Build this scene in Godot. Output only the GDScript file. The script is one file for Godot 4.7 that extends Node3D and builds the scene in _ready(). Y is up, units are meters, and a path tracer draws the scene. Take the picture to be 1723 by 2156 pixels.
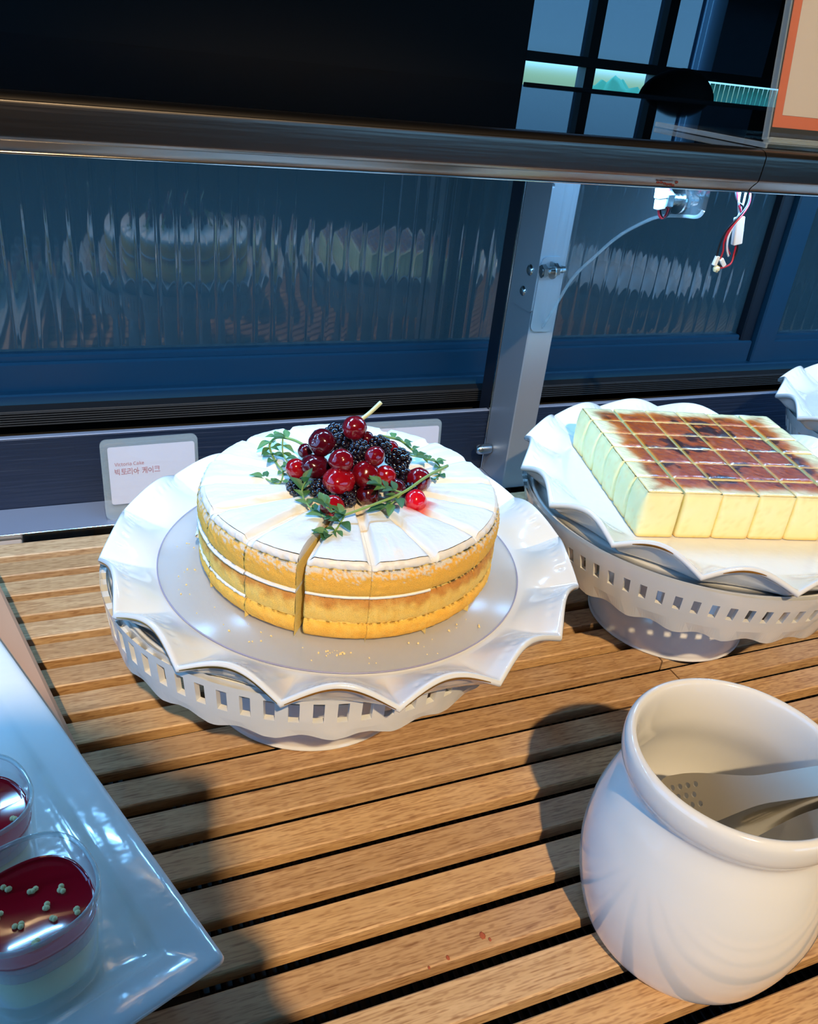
extends Node3D
# Cake counter: two scalloped plates on lattice pedestals, a berry-topped sponge cake, a scorched cheesecake,
# a porcelain jar with tongs, a long plate with dessert cups, a steel and black glass shelf over reeded sliding windows.

var mats := {}
var meshes := {}
var used_names := {}
var rng := RandomNumberGenerator.new()
var nz := FastNoiseLite.new()

# ---------------------------------------------------------------- helpers
func numbered(n: String) -> String:
	if not used_names.has(n):
		used_names[n] = 0
		return n
	used_names[n] += 1
	return "%s_%03d" % [n, used_names[n]]

func thing(called: String, label: String, category: String, at := Vector3.ZERO, turn := 0.0, group := "") -> Node3D:
	var o := Node3D.new()
	o.name = numbered(called)
	add_child(o)
	o.position = at
	o.rotation.y = turn
	o.set_meta("label", label)
	o.set_meta("category", category)
	if group != "":
		o.set_meta("group", group)
	return o

func tag(o: Node, label: String, category: String, group := "") -> void:
	o.set_meta("label", label)
	o.set_meta("category", category)
	if group != "":
		o.set_meta("group", group)

func mi(called: String, mesh: Mesh, m: Material, parent: Node = null) -> MeshInstance3D:
	var o := MeshInstance3D.new()
	o.mesh = mesh
	o.material_override = m
	if parent == null:
		o.name = numbered(called)
		add_child(o)
	else:
		o.name = called
		parent.add_child(o, true)
	return o

func structure(called: String, mesh: Mesh, m: Material) -> MeshInstance3D:
	var o := mi(called, mesh, m)
	o.set_meta("kind", "structure")
	return o

func st_new(smooth := true) -> SurfaceTool:
	var st := SurfaceTool.new()
	st.begin(Mesh.PRIMITIVE_TRIANGLES)
	st.set_smooth_group(0 if smooth else -1)
	return st

func done(st: SurfaceTool) -> ArrayMesh:
	st.generate_normals()
	return st.commit()

func tri(st: SurfaceTool, a: Vector3, b: Vector3, c: Vector3) -> void:
	st.add_vertex(a)
	st.add_vertex(b)
	st.add_vertex(c)

func quad(st: SurfaceTool, a: Vector3, b: Vector3, c: Vector3, d: Vector3) -> void:
	tri(st, a, b, c)
	tri(st, a, c, d)

# surface over u, v; f gives the point, col (if set) its linear colour
func grid(nu: int, nv: int, f: Callable, flip := false, col = null) -> ArrayMesh:
	var st := st_new()
	grid_into(st, nu, nv, f, flip, col, 0)
	return done(st)

func grid_into(st: SurfaceTool, nu: int, nv: int, f: Callable, flip: bool, col, first: int) -> int:
	var tint: bool = col != null
	for j in nv + 1:
		for i in nu + 1:
			var u := float(i) / nu
			var v := float(j) / nv
			var p: Vector3 = f.call(u, v)
			if tint:
				st.set_color(col.call(u, v, p))
			st.set_uv(Vector2(u, v))
			st.add_vertex(p)
	for j in nv:
		for i in nu:
			var a := first + j * (nu + 1) + i
			var b := a + 1
			var c := b + nu + 1
			var d := a + nu + 1
			if flip:
				for k in [a, c, b, a, d, c]:
					st.add_index(k)
			else:
				for k in [a, b, c, a, c, d]:
					st.add_index(k)
	return first + (nu + 1) * (nv + 1)

# chamfered box centred on the origin
func cbox(size: Vector3, c := 0.001) -> ArrayMesh:
	var key := "cbox%s|%s" % [size, c]
	if not meshes.has(key):
		var st := st_new(false)
		put_cbox(st, size, c, Transform3D())
		meshes[key] = done(st)
	return meshes[key]

func put_cbox(st: SurfaceTool, size: Vector3, c: float, t: Transform3D) -> void:
	var h := size / 2
	c = minf(c, minf(h.x, minf(h.y, h.z)) * 0.9)
	var ax := [Vector3.RIGHT, Vector3.UP, Vector3.BACK]
	var corner := func(s: Vector3, k: int) -> Vector3:
		var p := Vector3(s.x * h.x, s.y * h.y, s.z * h.z)
		for m in 3:
			if m != k:
				p[m] -= s[m] * c
		return t * p
	for k in 3:
		var k1 := (k + 1) % 3
		var k2 := (k + 2) % 3
		for sg in [-1.0, 1.0]:
			var q := []
			for w in [[-1.0, -1.0], [1.0, -1.0], [1.0, 1.0], [-1.0, 1.0]]:
				var s := Vector3()
				s[k] = sg
				s[k1] = w[0]
				s[k2] = w[1]
				q.append(corner.call(s, k))
			if sg < 0:
				quad(st, q[0], q[1], q[2], q[3])
			else:
				quad(st, q[0], q[3], q[2], q[1])
		# edges along axis k
		for s1 in [-1.0, 1.0]:
			for s2 in [-1.0, 1.0]:
				var sa := Vector3()
				sa[k] = -1.0
				sa[k1] = s1
				sa[k2] = s2
				var sb := sa
				sb[k] = 1.0
				var q := [corner.call(sa, k1), corner.call(sb, k1), corner.call(sb, k2), corner.call(sa, k2)]
				if s1 * s2 > 0:
					quad(st, q[0], q[1], q[2], q[3])
				else:
					quad(st, q[0], q[3], q[2], q[1])
	for sx in [-1.0, 1.0]:
		for sy in [-1.0, 1.0]:
			for sz in [-1.0, 1.0]:
				var s := Vector3(sx, sy, sz)
				var q := [corner.call(s, 0), corner.call(s, 1), corner.call(s, 2)]
				if sx * sy * sz > 0:
					tri(st, q[0], q[2], q[1])
				else:
					tri(st, q[0], q[1], q[2])

func box(called: String, lo: Vector3, hi: Vector3, m: Material, parent: Node = null, c := 0.001) -> MeshInstance3D:
	var o := mi(called, cbox((hi - lo).abs(), c), m, parent)
	o.position = (lo + hi) / 2
	return o

func sbox(called: String, lo: Vector3, hi: Vector3, m: Material, c := 0.002) -> MeshInstance3D:
	var o := box(called, lo, hi, m, null, c)
	o.set_meta("kind", "structure")
	return o

# profile of (radius, height) turned about y
func lathe(profile: Array, segs := 64) -> ArrayMesh:
	var n := profile.size() - 1
	return grid(segs, n, func(u: float, v: float) -> Vector3:
		var p: Vector2 = profile[int(round(v * n))]
		return Vector3(p.x * cos(u * TAU), p.y, p.x * sin(u * TAU)))

func smooth2(pts: Array, n: int) -> Array:
	var out := []
	for i in pts.size() - 1:
		var p0: Vector2 = pts[maxi(i - 1, 0)]
		var p1: Vector2 = pts[i]
		var p2: Vector2 = pts[i + 1]
		var p3: Vector2 = pts[mini(i + 2, pts.size() - 1)]
		for k in n:
			out.append(p1.cubic_interpolate(p2, p0, p3, float(k) / n))
	out.append(pts[-1])
	return out

func smooth3(pts: Array, n: int) -> Array:
	var out := []
	for i in pts.size() - 1:
		var p0: Vector3 = pts[maxi(i - 1, 0)]
		var p1: Vector3 = pts[i]
		var p2: Vector3 = pts[i + 1]
		var p3: Vector3 = pts[mini(i + 2, pts.size() - 1)]
		for k in n:
			out.append(p1.cubic_interpolate(p2, p0, p3, float(k) / n))
	out.append(pts[-1])
	return out

func tube(pts: Array, r0: float, r1 := -1.0, sides := 8) -> ArrayMesh:
	var st := st_new()
	put_tube(st, pts, r0, r1, sides)
	return done(st)

func put_tube(st: SurfaceTool, pts: Array, r0: float, r1 := -1.0, sides := 8) -> void:
	if r1 < 0:
		r1 = r0
	var n := pts.size()
	var side := Vector3.ZERO
	var last := []
	for i in n:
		var d: Vector3 = (pts[mini(i + 1, n - 1)] - pts[maxi(i - 1, 0)]).normalized()
		if side == Vector3.ZERO:
			side = d.cross(Vector3.UP if absf(d.y) < 0.9 else Vector3.RIGHT).normalized()
		side = (side - d * side.dot(d)).normalized()
		var up := d.cross(side)
		var r := lerpf(r0, r1, float(i) / (n - 1))
		var ring := []
		for k in sides:
			var a := TAU * k / sides
			ring.append(pts[i] + (side * cos(a) + up * sin(a)) * r)
		if i > 0:
			for k in sides:
				var k1 := (k + 1) % sides
				quad(st, last[k], last[k1], ring[k1], ring[k])
		if i == 0 or i == n - 1:
			for k in range(1, sides - 1):
				if i == 0:
					tri(st, ring[0], ring[k + 1], ring[k])
				else:
					tri(st, ring[0], ring[k], ring[k + 1])
		last = ring

# polygon in x, y pushed along z by depth (centred), in the axes of t
func put_prism(st: SurfaceTool, poly: PackedVector2Array, depth: float, t := Transform3D()) -> void:
	if Geometry2D.is_polygon_clockwise(poly):
		poly.reverse()
	var ix := Geometry2D.triangulate_polygon(poly)
	var z := depth / 2
	for k in range(0, ix.size(), 3):
		var a := poly[ix[k]]
		var b := poly[ix[k + 1]]
		var c := poly[ix[k + 2]]
		if (b - a).cross(c - a) < 0:
			var w := b
			b = c
			c = w
		tri(st, t * Vector3(a.x, a.y, z), t * Vector3(c.x, c.y, z), t * Vector3(b.x, b.y, z))
		tri(st, t * Vector3(a.x, a.y, -z), t * Vector3(b.x, b.y, -z), t * Vector3(c.x, c.y, -z))
	for i in poly.size():
		var a := poly[i]
		var b := poly[(i + 1) % poly.size()]
		quad(st, t * Vector3(a.x, a.y, z), t * Vector3(b.x, b.y, z), t * Vector3(b.x, b.y, -z), t * Vector3(a.x, a.y, -z))

func prism(poly: PackedVector2Array, depth: float, t := Transform3D()) -> ArrayMesh:
	var st := st_new(false)
	put_prism(st, poly, depth, t)
	return done(st)

func round_rect(lo: Vector2, hi: Vector2, r: float, n := 5) -> PackedVector2Array:
	var p := PackedVector2Array()
	for q in [[hi.x - r, hi.y - r, 0.0], [lo.x + r, hi.y - r, 0.25], [lo.x + r, lo.y + r, 0.5], [hi.x - r, lo.y + r, 0.75]]:
		for k in n + 1:
			var a: float = TAU * (q[2] + 0.25 * k / n)
			p.append(Vector2(q[0] + r * cos(a), q[1] + r * sin(a)))
	return p

func lin(r: float, g: float, b: float) -> Color:
	return Color(r / 255.0, g / 255.0, b / 255.0).srgb_to_linear()

func mix3(a: Color, b: Color, t: float) -> Color:
	return a.lerp(b, clampf(t, 0.0, 1.0))

func mat(key: String, r: float, g: float, b: float, rough := 0.5, metal := 0.0) -> StandardMaterial3D:
	if not mats.has(key):
		var m := StandardMaterial3D.new()
		m.resource_name = key
		m.albedo_color = Color(r / 255.0, g / 255.0, b / 255.0)
		m.roughness = rough
		m.metallic = metal
		mats[key] = m
	return mats[key]

func pane(key: String, r: float, g: float, b: float, alpha: float, rough := 0.03) -> StandardMaterial3D:
	var m := mat(key, r, g, b, rough)
	m.albedo_color.a = alpha
	m.transparency = BaseMaterial3D.TRANSPARENCY_ALPHA
	return m

func painted(key: String, rough := 0.6) -> StandardMaterial3D:
	var m := mat(key, 255, 255, 255, rough)
	m.vertex_color_use_as_albedo = true
	return m

func noise_image(w: int, h: int, freq: float, sd: int, octaves := 3) -> Image:
	var n := FastNoiseLite.new()
	n.seed = sd
	n.frequency = freq
	n.noise_type = FastNoiseLite.TYPE_SIMPLEX_SMOOTH
	n.fractal_octaves = octaves
	return n.get_seamless_image(w, h)

func relief(m: StandardMaterial3D, sd: int, freq: float, strength: float, repeat: float, stretch := 1) -> void:
	var im := noise_image(512 / stretch, 512, freq, sd)
	if stretch > 1:
		im.resize(512, 512, Image.INTERPOLATE_CUBIC)
	im.bump_map_to_normal_map(strength)
	m.normal_enabled = true
	m.normal_texture = ImageTexture.create_from_image(im)
	m.uv1_triplanar = true
	m.uv1_scale = Vector3.ONE * repeat

func hash1(x: float) -> float:
	return fposmod(sin(x * 127.1) * 43758.5453, 1.0)

# ---------------------------------------------------------------- scene
func _ready() -> void:
	rng.seed = 7
	nz.seed = 11
	nz.noise_type = FastNoiseLite.TYPE_SIMPLEX_SMOOTH
	nz.frequency = 1.0
	nz.fractal_octaves = 3
	# camera: a phone held over the counter, tipped down, turned right and slightly rolled
	var cam := Camera3D.new()
	cam.name = "camera"
	cam.position = Vector3(0, 0.43, 0)
	cam.rotation_order = EULER_ORDER_YXZ
	cam.rotation = Vector3(-0.50777, -0.42948, 0.11332)
	cam.fov = 63.139
	cam.near = 0.004
	cam.far = 80.0
	add_child(cam)
	# sky seen through the windows
	var sky := ProceduralSkyMaterial.new()
	sky.sky_top_color = Color(0.38, 0.68, 1.0)
	sky.sky_horizon_color = Color(0.48, 0.78, 1.0)
	sky.ground_horizon_color = Color(0.35, 0.5, 0.45)
	sky.ground_bottom_color = Color(0.2, 0.28, 0.26)
	sky.sky_energy_multiplier = SKY
	sky.ground_energy_multiplier = SKY
	var env := Environment.new()
	env.background_mode = Environment.BG_SKY
	env.sky = Sky.new()
	env.sky.sky_material = sky
	env.tonemap_mode = Environment.TONE_MAPPER_LINEAR
	env.tonemap_exposure = 1.2
	env.sdfgi_enabled = true
	env.ssao_enabled = true
	env.ssil_enabled = true
	var we := WorldEnvironment.new()
	we.environment = env
	add_child(we)
	# cool LED strip under the front of the shelf
	for k in 20:
		var led := AreaLight3D.new()
		led.name = "led_strip_light_%03d" % k
		led.area_size = Vector2(0.05, 0.010)
		led.area_normalize_energy = true
		led.light_color = LED_COLOR
		led.light_energy = LED / 20.0
		led.area_range = 12.0
		led.shadow_enabled = true
		add_child(led)
		led.position = Vector3(-0.475 + k * 0.1, 0.3578, -0.552)
		led.rotation = Vector3(-PI / 2 + 0.25, 0, 0)
	make_materials()
	room()
	counter()
	back_of_counter()
	shelf()
	pedestals_and_plates()
	sponge_cake()
	berries_and_thyme()
	cheesecake()
	jar_and_tongs()
	dessert_tray()
	cards()
	people()

const SKY := 1.65
const LED := 0.62
const LED_COLOR := Color(0.50, 0.765, 1.0)
const KEY := 7.0

func make_materials() -> void:
	var porcelain := mat("porcelain", 226, 226, 224, 0.13)
	porcelain.clearcoat_enabled = true
	porcelain.clearcoat = 0.6
	porcelain.clearcoat_roughness = 0.05
	relief(porcelain, 3, 0.012, 3.0, 9.0)
	porcelain.normal_scale = 0.35
	var cream_porcelain := mat("jar_porcelain", 228, 226, 222, 0.12)
	cream_porcelain.clearcoat_enabled = true
	cream_porcelain.clearcoat = 0.6
	cream_porcelain.clearcoat_roughness = 0.04
	mat("gold_trim", 190, 150, 80, 0.3, 0.9)
	var steel := mat("brushed_steel", 128, 120, 114, 0.3, 1.0)
	relief(steel, 5, 0.08, 1.2, 5.0, 32)
	steel.normal_scale = 0.18
	mat("polished_steel", 190, 190, 188, 0.16, 1.0)
	mat("zinc_bolt", 190, 195, 195, 0.22, 1.0)
	mat("steel_post", 176, 178, 182, 0.42, 0.7)
	mat("tong_steel", 186, 178, 164, 0.42, 0.7)
	mat("black_glass", 5, 6, 8, 0.03).metallic_specular = 0.6
	mat("matte_black", 9, 10, 12, 0.8)
	mat("navy_frame", 30, 68, 88, 0.36)
	mat("dark_frame", 14, 21, 33, 0.45)
	mat("rubber_black", 12, 13, 16, 0.6)
	var panel := mat("dark_brushed_panel", 38, 50, 72, 0.42, 0.5)
	relief(panel, 9, 0.06, 2.0, 6.0, 32)
	mat("ledge_steel", 142, 152, 172, 0.4, 0.3)
	pane("reeded_glass", 80, 102, 108, 0.62, 0.04).metallic_specular = 0.72
	mats["reeded_glass"].clearcoat_enabled = true
	mats["reeded_glass"].clearcoat = 1.0
	mats["reeded_glass"].clearcoat_roughness = 0.03
	pane("clear_acrylic", 225, 232, 236, 0.03, 0.03)
	pane("acrylic_edge", 205, 222, 226, 0.22, 0.1)
	pane("cup_glass", 228, 238, 238, 0.08, 0.02)
	pane("cup_rim", 190, 210, 206, 0.42, 0.03)
	pane("clear_window", 150, 215, 210, 0.06, 0.03)
	pane("tinted_window", 2, 84, 126, 0.70, 0.05)
	mat("white_plastic", 226, 230, 230, 0.35)
	mat("red_wire", 170, 24, 40, 0.4)
	mat("black_wire", 18, 18, 24, 0.4)
	mat("white_wire", 220, 220, 220, 0.4)
	mat("mat_rubber", 12, 12, 13, 0.55)
	wood_materials()

func wood_materials() -> void:
	# eight strips of ash-like grain, each with its own bands and pores
	var w := 2048
	var h := 512
	var pores := noise_image(80, h, 0.36, 21, 2)
	pores.resize(w, h, Image.INTERPOLATE_CUBIC)
	var fine := noise_image(160, h, 0.45, 22, 2)
	fine.resize(w, h, Image.INTERPOLATE_CUBIC)
	var bands := noise_image(24, h, 0.06, 23, 3)
	bands.resize(w, h, Image.INTERPOLATE_CUBIC)
	var a := pores.get_data()
	var b := fine.get_data()
	var c := bands.get_data()
	var out := PackedByteArray()
	out.resize(w * h * 3)
	for i in w * h:
		var p := a[i] / 255.0
		var f := b[i] / 255.0
		var g := c[i] / 255.0
		var t := 0.45 + (g - 0.5) * 0.9 + (f - 0.5) * 0.35
		var dark := smoothstep(0.52, 0.80, p) * 0.48 + smoothstep(0.52, 0.80, f) * 0.48
		var r := lerpf(196.0, 224.0, t)
		var gg := lerpf(160.0, 190.0, t)
		var bb := lerpf(118.0, 148.0, t)
		out[i * 3] = int(clampf(r * (1.0 - dark * 0.34), 0, 255))
		out[i * 3 + 1] = int(clampf(gg * (1.0 - dark * 0.44), 0, 255))
		out[i * 3 + 2] = int(clampf(bb * (1.0 - dark * 0.52), 0, 255))
	var im := Image.create_from_data(w, h, false, Image.FORMAT_RGB8, out)
	var tex := ImageTexture.create_from_image(im)
	var tones := [[255, 255, 255], [246, 240, 232], [236, 226, 214], [255, 246, 230]]
	for k in 4:
		var m := mat("slat_wood_%s" % ["pale", "honey", "brown", "gold"][k], tones[k][0], tones[k][1], tones[k][2], 0.5)
		m.albedo_texture = tex
	var e := mat("slat_edge", 172, 128, 84, 0.65)
	e.albedo_texture = tex

# ---------------------------------------------------------------- the room
func room() -> void:
	var white := mat("ceiling_paint", 120, 112, 104, 0.9)
	var dark := mat("room_wall", 104, 84, 72, 0.85)
	var blk := mat("matte_black", 0, 0, 0)
	sbox("floor", Vector3(-2.6, -1.0, -5.2), Vector3(6.2, -0.9, 4.2), mat("floor_boards", 142, 108, 82, 0.5))
	sbox("ceiling", Vector3(-2.6, 2.3, -5.2), Vector3(6.2, 2.4, 4.2), white)
	# left wall with a wide window beside the counter
	sbox("wall_left", Vector3(-2.6, -0.9, -5.2), Vector3(-2.4, 2.3, -1.5), dark)
	sbox("wall_left_front", Vector3(-2.6, -0.9, 1.6), Vector3(-2.4, 2.3, 4.2), dark)
	sbox("wall_left_sill", Vector3(-2.6, -0.9, -1.5), Vector3(-2.4, -0.1, 1.6), dark)
	var side := Node3D.new()
	side.name = "window_9"
	add_child(side)
	side.set_meta("kind", "structure")
	for z in [-1.5, -0.47, 0.56, 1.6]:
		box("mullion", Vector3(-2.54, -0.1, z - 0.03), Vector3(-2.46, 2.3, z + 0.03), mat("window_bar", 24, 27, 33, 0.4), side)
	for z in [-1.47, -0.44, 0.59]:
		box("pane", Vector3(-2.504, -0.1, z), Vector3(-2.496, 2.3, z + 0.97), mats["clear_window"], side)
	sbox("wall_right", Vector3(6.0, -0.9, -5.2), Vector3(6.2, 2.3, 4.2), dark)
	# front wall behind the photographer with one tall glazed opening on the right
	sbox("wall_front", Vector3(-2.4, -0.9, 4.0), Vector3(1.2, 2.3, 4.2), dark)
	sbox("wall_front_sill", Vector3(1.2, -0.9, 4.0), Vector3(6.0, -0.3, 4.2), dark)
	sbox("wall_front_lintel", Vector3(1.2, 1.3, 4.0), Vector3(6.0, 2.3, 4.2), dark)
	window("window_1", Vector3(1.2, -0.3, 4.1), Vector3(6.0, 1.3, 4.1), [2.4, 3.6, 4.8], [0.5], mat("clear_window", 0, 0, 0))
	# far wall beyond the counter: windows to the right, a dark wall past them
	sbox("wall_back", Vector3(-2.4, -0.9, -5.2), Vector3(1.6, 2.3, -5.0), dark)
	sbox("wall_back_sill", Vector3(1.6, -0.9, -5.2), Vector3(6.0, 0.05, -5.0), dark)
	window("window_2", Vector3(1.6, 0.45, -5.08), Vector3(3.985, 2.3, -5.08), [2.08, 2.66, 3.19, 3.71], [], mat("tinted_window", 0, 0, 0))
	window("window_3", Vector3(1.6, 0.05, -5.08), Vector3(3.985, 0.42, -5.08), [2.08, 2.66, 3.19, 3.71], [], mat("clear_window", 0, 0, 0))
	sbox("trim_1", Vector3(1.6, 0.42, -5.12), Vector3(6.0, 0.475, -4.96), mat("window_bar", 24, 27, 33, 0.4))
	window("window_4", Vector3(3.995, 0.475, -5.08), Vector3(4.04, 1.6, -5.08), [], [], mat("clear_window", 0, 0, 0))
	sbox("wall_back_pier", Vector3(4.05, 0.475, -5.2), Vector3(4.47, 2.3, -4.95), mat("pier_paint", 66, 84, 100, 0.8))
	sbox("wall_back_end", Vector3(4.47, 0.475, -5.2), Vector3(6.0, 2.3, -5.0), blk)
	window("window_5", Vector3(4.0, 0.05, -5.08), Vector3(6.0, 0.42, -5.08), [], [], mat("clear_window", 0, 0, 0))
	# a blind of narrow upright strips behind that low window
	var bl := thing("vertical_blind", "row of pale green upright blind strips in the low far window", "blind", Vector3(4.1, 0.05, -4.99))
	for k in 46:
		box("blind_strip", Vector3(k * 0.041, 0, 0), Vector3(k * 0.041 + 0.036, 0.36, 0.003), mat("blind_cloth", 170, 205, 190, 0.8), bl).material_override.backlight_enabled = true
	mat("blind_cloth", 0, 0, 0).backlight = Color(0.8, 0.95, 0.88)
	# boxed duct under the ceiling
	sbox("trim_2", Vector3(3.6, 0.86, -4.0), Vector3(5.2, 2.3, -3.4), mat("duct_paint", 96, 112, 122, 0.7))
	# shrubs outside the far windows
	for k in 7:
		var x := 1.6 + k * 1.75
		var s := mi("garden_shrub", blob(0.7, 40 + k, 0.25), mat("shrub_leaf", 110, 176, 120, 0.8))
		s.position = Vector3(x, -0.62 + 0.1 * hash1(k), -7.2 - 0.6 * hash1(k + 9))
		s.scale = Vector3(1.0, 1.0 + 0.35 * hash1(k + 3), 0.8)
		tag(s, "%s rounded green shrub from the left outside the far window" % ["first", "second", "third", "fourth", "fifth", "sixth", "seventh"][k], "shrub", "shrubs outside the far windows")
	sbox("ground_outside", Vector3(-10, -1.1, -16), Vector3(14, -1.0, -5.21), mat("lawn", 88, 130, 84, 0.9))
	sbox("ground_side", Vector3(-14, -1.1, -16), Vector3(-10.01, -1.0, 16), mat("paving", 150, 150, 146, 0.8))
	sbox("ground_front", Vector3(-10, -1.1, 4.2), Vector3(14, -1.0, 16), mat("paving", 150, 150, 146, 0.8))
	# ceiling spotlights
	spotlight(Vector3(-0.2, 2.1, 1.5), Vector3(0.26, 0.05, -0.35), KEY, 20.0, "white tubular ceiling spotlight aimed at the counter from behind the camera")
	spotlight(Vector3(-1.7, 2.1, 1.3), Vector3(-1.7, -0.9, 0.9), 2.0, 30.0, "white tubular ceiling spotlight farthest left along the ceiling")
	spotlight(Vector3(1.5, 2.1, 1.5), Vector3(1.9, -0.9, 1.9), 2.0, 30.0, "white tubular ceiling spotlight over the aisle to the right")

func spotlight(at: Vector3, aim: Vector3, energy: float, angle: float, label: String) -> void:
	var d := (aim - at).normalized()
	var o := thing("ceiling_spotlight", label, "spotlight", at, 0.0, "ceiling spotlights")
	var t := Basis.looking_at(d, Vector3.UP if absf(d.y) < 0.95 else Vector3.RIGHT) * Basis(Vector3.RIGHT, PI / 2)
	var can := mi("housing", lathe([Vector2(0.0, 0.13), Vector2(0.04, 0.13), Vector2(0.045, 0.12), Vector2(0.045, 0.0), Vector2(0.04, 0.0), Vector2(0.038, 0.03), Vector2(0.0, 0.035)], 32), mat("lamp_white", 200, 200, 198, 0.5), o)
	can.basis = t
	var glow := mat("lamp_glow", 255, 226, 180, 0.5)
	glow.emission_enabled = true
	glow.emission = Color(1.0, 0.82, 0.58)
	glow.emission_energy_multiplier = 14.0
	var disc := mi("lamp_lens", lathe([Vector2(0.0, 0.006), Vector2(0.03, 0.006), Vector2(0.034, 0.002), Vector2(0.0, 0.0)], 24), glow, o)
	disc.basis = t
	disc.position = t.y * 0.012
	box("bracket", Vector3(-0.012, 0.12, -0.012), Vector3(0.012, 2.3 - at.y, 0.012), mat("lamp_white", 0, 0, 0), o)
	var l := SpotLight3D.new()
	l.name = "spot_light"
	o.add_child(l)
	l.look_at_from_position(at + d * 0.03, aim, Vector3.UP if absf(d.y) < 0.95 else Vector3.RIGHT)
	l.light_color = Color(1.0, 0.88, 0.69)
	l.light_energy = energy
	l.light_size = 0.03
	l.spot_angle = angle
	l.spot_angle_attenuation = 0.45
	l.spot_range = 12.0
	l.spot_attenuation = 2.0
	l.shadow_enabled = true

func blob(r: float, sd: int, rough: float) -> ArrayMesh:
	return grid(28, 18, func(u: float, v: float) -> Vector3:
		var d := Vector3(sin(v * PI) * cos(u * TAU), cos(v * PI), sin(v * PI) * sin(u * TAU))
		return d * r * (1.0 + rough * nz.get_noise_3dv(d * 3.0 + Vector3(sd * 7.3, 0, 0))))

func window(called: String, lo: Vector3, hi: Vector3, posts: Array, bars: Array, glass: Material) -> void:
	var o := Node3D.new()
	o.name = called
	add_child(o)
	o.set_meta("kind", "structure")
	var m := mat("window_bar", 24, 27, 33, 0.4)
	var xs := [lo.x]
	xs.append_array(posts)
	xs.append(hi.x)
	for k in xs.size():
		var x: float = xs[k]
		if k > 0 and k < xs.size() - 1:
			box("mullion", Vector3(x - 0.035, lo.y, lo.z - 0.04), Vector3(x + 0.035, hi.y, lo.z + 0.06), m, o)
		if k > 0:
			box("pane", Vector3(xs[k - 1] + 0.001, lo.y, lo.z - 0.004), Vector3(x - 0.001, hi.y, lo.z + 0.004), glass, o)
	for y in bars:
		box("transom", Vector3(lo.x, y - 0.03, lo.z - 0.03), Vector3(hi.x, y + 0.03, lo.z + 0.05), m, o)

# ---------------------------------------------------------------- counter deck
const PITCH := 0.03109
const SLAT_W := 0.0217
const SLAT_BACK := -0.7210

func slat_mesh(length: float, band: int) -> ArrayMesh:
	var key := "slat%s_%d" % [length, band]
	if meshes.has(key):
		return meshes[key]
	var st := st_new(false)
	var hw := SLAT_W / 2
	var t := 0.0095
	var c := 0.0009
	# section, from the back foot over the top to the front foot
	var sec := [Vector2(-hw, -t), Vector2(-hw, -c), Vector2(-hw + c, 0), Vector2(hw - c, 0), Vector2(hw, -c), Vector2(hw, -t)]
	var v := band / 8.0 + 0.004
	var u1 := length / 0.8
	for i in 6:
		var a: Vector2 = sec[i]
		var b: Vector2 = sec[(i + 1) % 6]
		var dv := a.distance_to(b) / 0.26
		var q := [Vector3(0, a.y, a.x), Vector3(length, a.y, a.x), Vector3(length, b.y, b.x), Vector3(0, b.y, b.x)]
		var uv := [Vector2(0, v), Vector2(u1, v), Vector2(u1, v + dv), Vector2(0, v + dv)]
		for k in [0, 1, 2, 0, 2, 3]:
			st.set_uv(uv[k])
			st.add_vertex(q[k])
		if i < 5:
			v += dv
	for x in [0.0, length]:
		for k in range(1, 5):
			var tri_ := [sec[0], sec[k], sec[k + 1]]
			if x > 0:
				tri_.reverse()
			for p in tri_:
				st.set_uv(Vector2(p.x * 3.0, band / 8.0 + 0.05 + p.y))
				st.add_vertex(Vector3(x, p.y, p.x))
	meshes[key] = done(st)
	return meshes[key]

func counter() -> void:
	sbox("counter_base", Vector3(-0.9, -0.9, -0.80), Vector3(1.9, -0.03, 0.02), mat("counter_dark", 26, 25, 25, 0.7))
	var woods := ["slat_wood_pale", "slat_wood_honey", "slat_wood_brown", "slat_wood_gold"]
	var decks := [
		[-0.40, 0.8408, "slatted wooden deck under the berry cake and dessert tray"],
		[0.4422, 0.9, "slatted wooden deck under the cheesecake stand, right of the seam"],
	]
	for d in decks:
		var o := thing("slatted_deck", d[2], "deck", Vector3(d[0], 0, 0), 0.0, "slatted wooden decks")
		for k in 22:
			var zc := SLAT_BACK + SLAT_W / 2 + k * PITCH
			var band := int(hash1(k * 3.7 + d[0]) * 8.0) % 8
			var s := mi("slat", slat_mesh(d[1], band), mats[woods[int(hash1(k * 1.9 + d[0] * 5.0) * 4.0) % 4]], o)
			s.position = Vector3(0, (hash1(k + 0.3) - 0.5) * 0.0005, zc)
			s.rotation.y = (hash1(k * 2.3) - 0.5) * 0.0012
		for x in [0.05, d[1] / 2, d[1] - 0.05]:
			box("bearer", Vector3(x - 0.012, -0.0225, SLAT_BACK), Vector3(x + 0.012, -0.0100, SLAT_BACK + 21 * PITCH), mat("bearer_wood", 60, 44, 30, 0.8), o)
	# black drainage mat below the slats: ribs both ways
	var matt := thing("drainage_mat", "black ribbed rubber mat glimpsed in the gaps under the slats", "mat", Vector3(0, -0.03, 0))
	box("mat_sheet", Vector3(-0.4, 0, -0.73), Vector3(1.34, 0.002, -0.03), mats["mat_rubber"], matt, 0.0005)
	var st := st_new(false)
	for k in 280:
		var x := -0.4 + k * 0.0062
		put_cbox(st, Vector3(0.0028, 0.005, 0.70), 0.0006, Transform3D(Basis(), Vector3(x, 0.0045, -0.38)))
	var ribs := mi("mat_ribs", done(st), mats["mat_rubber"], matt)
	ribs.set_meta("kind", "stuff")

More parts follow.
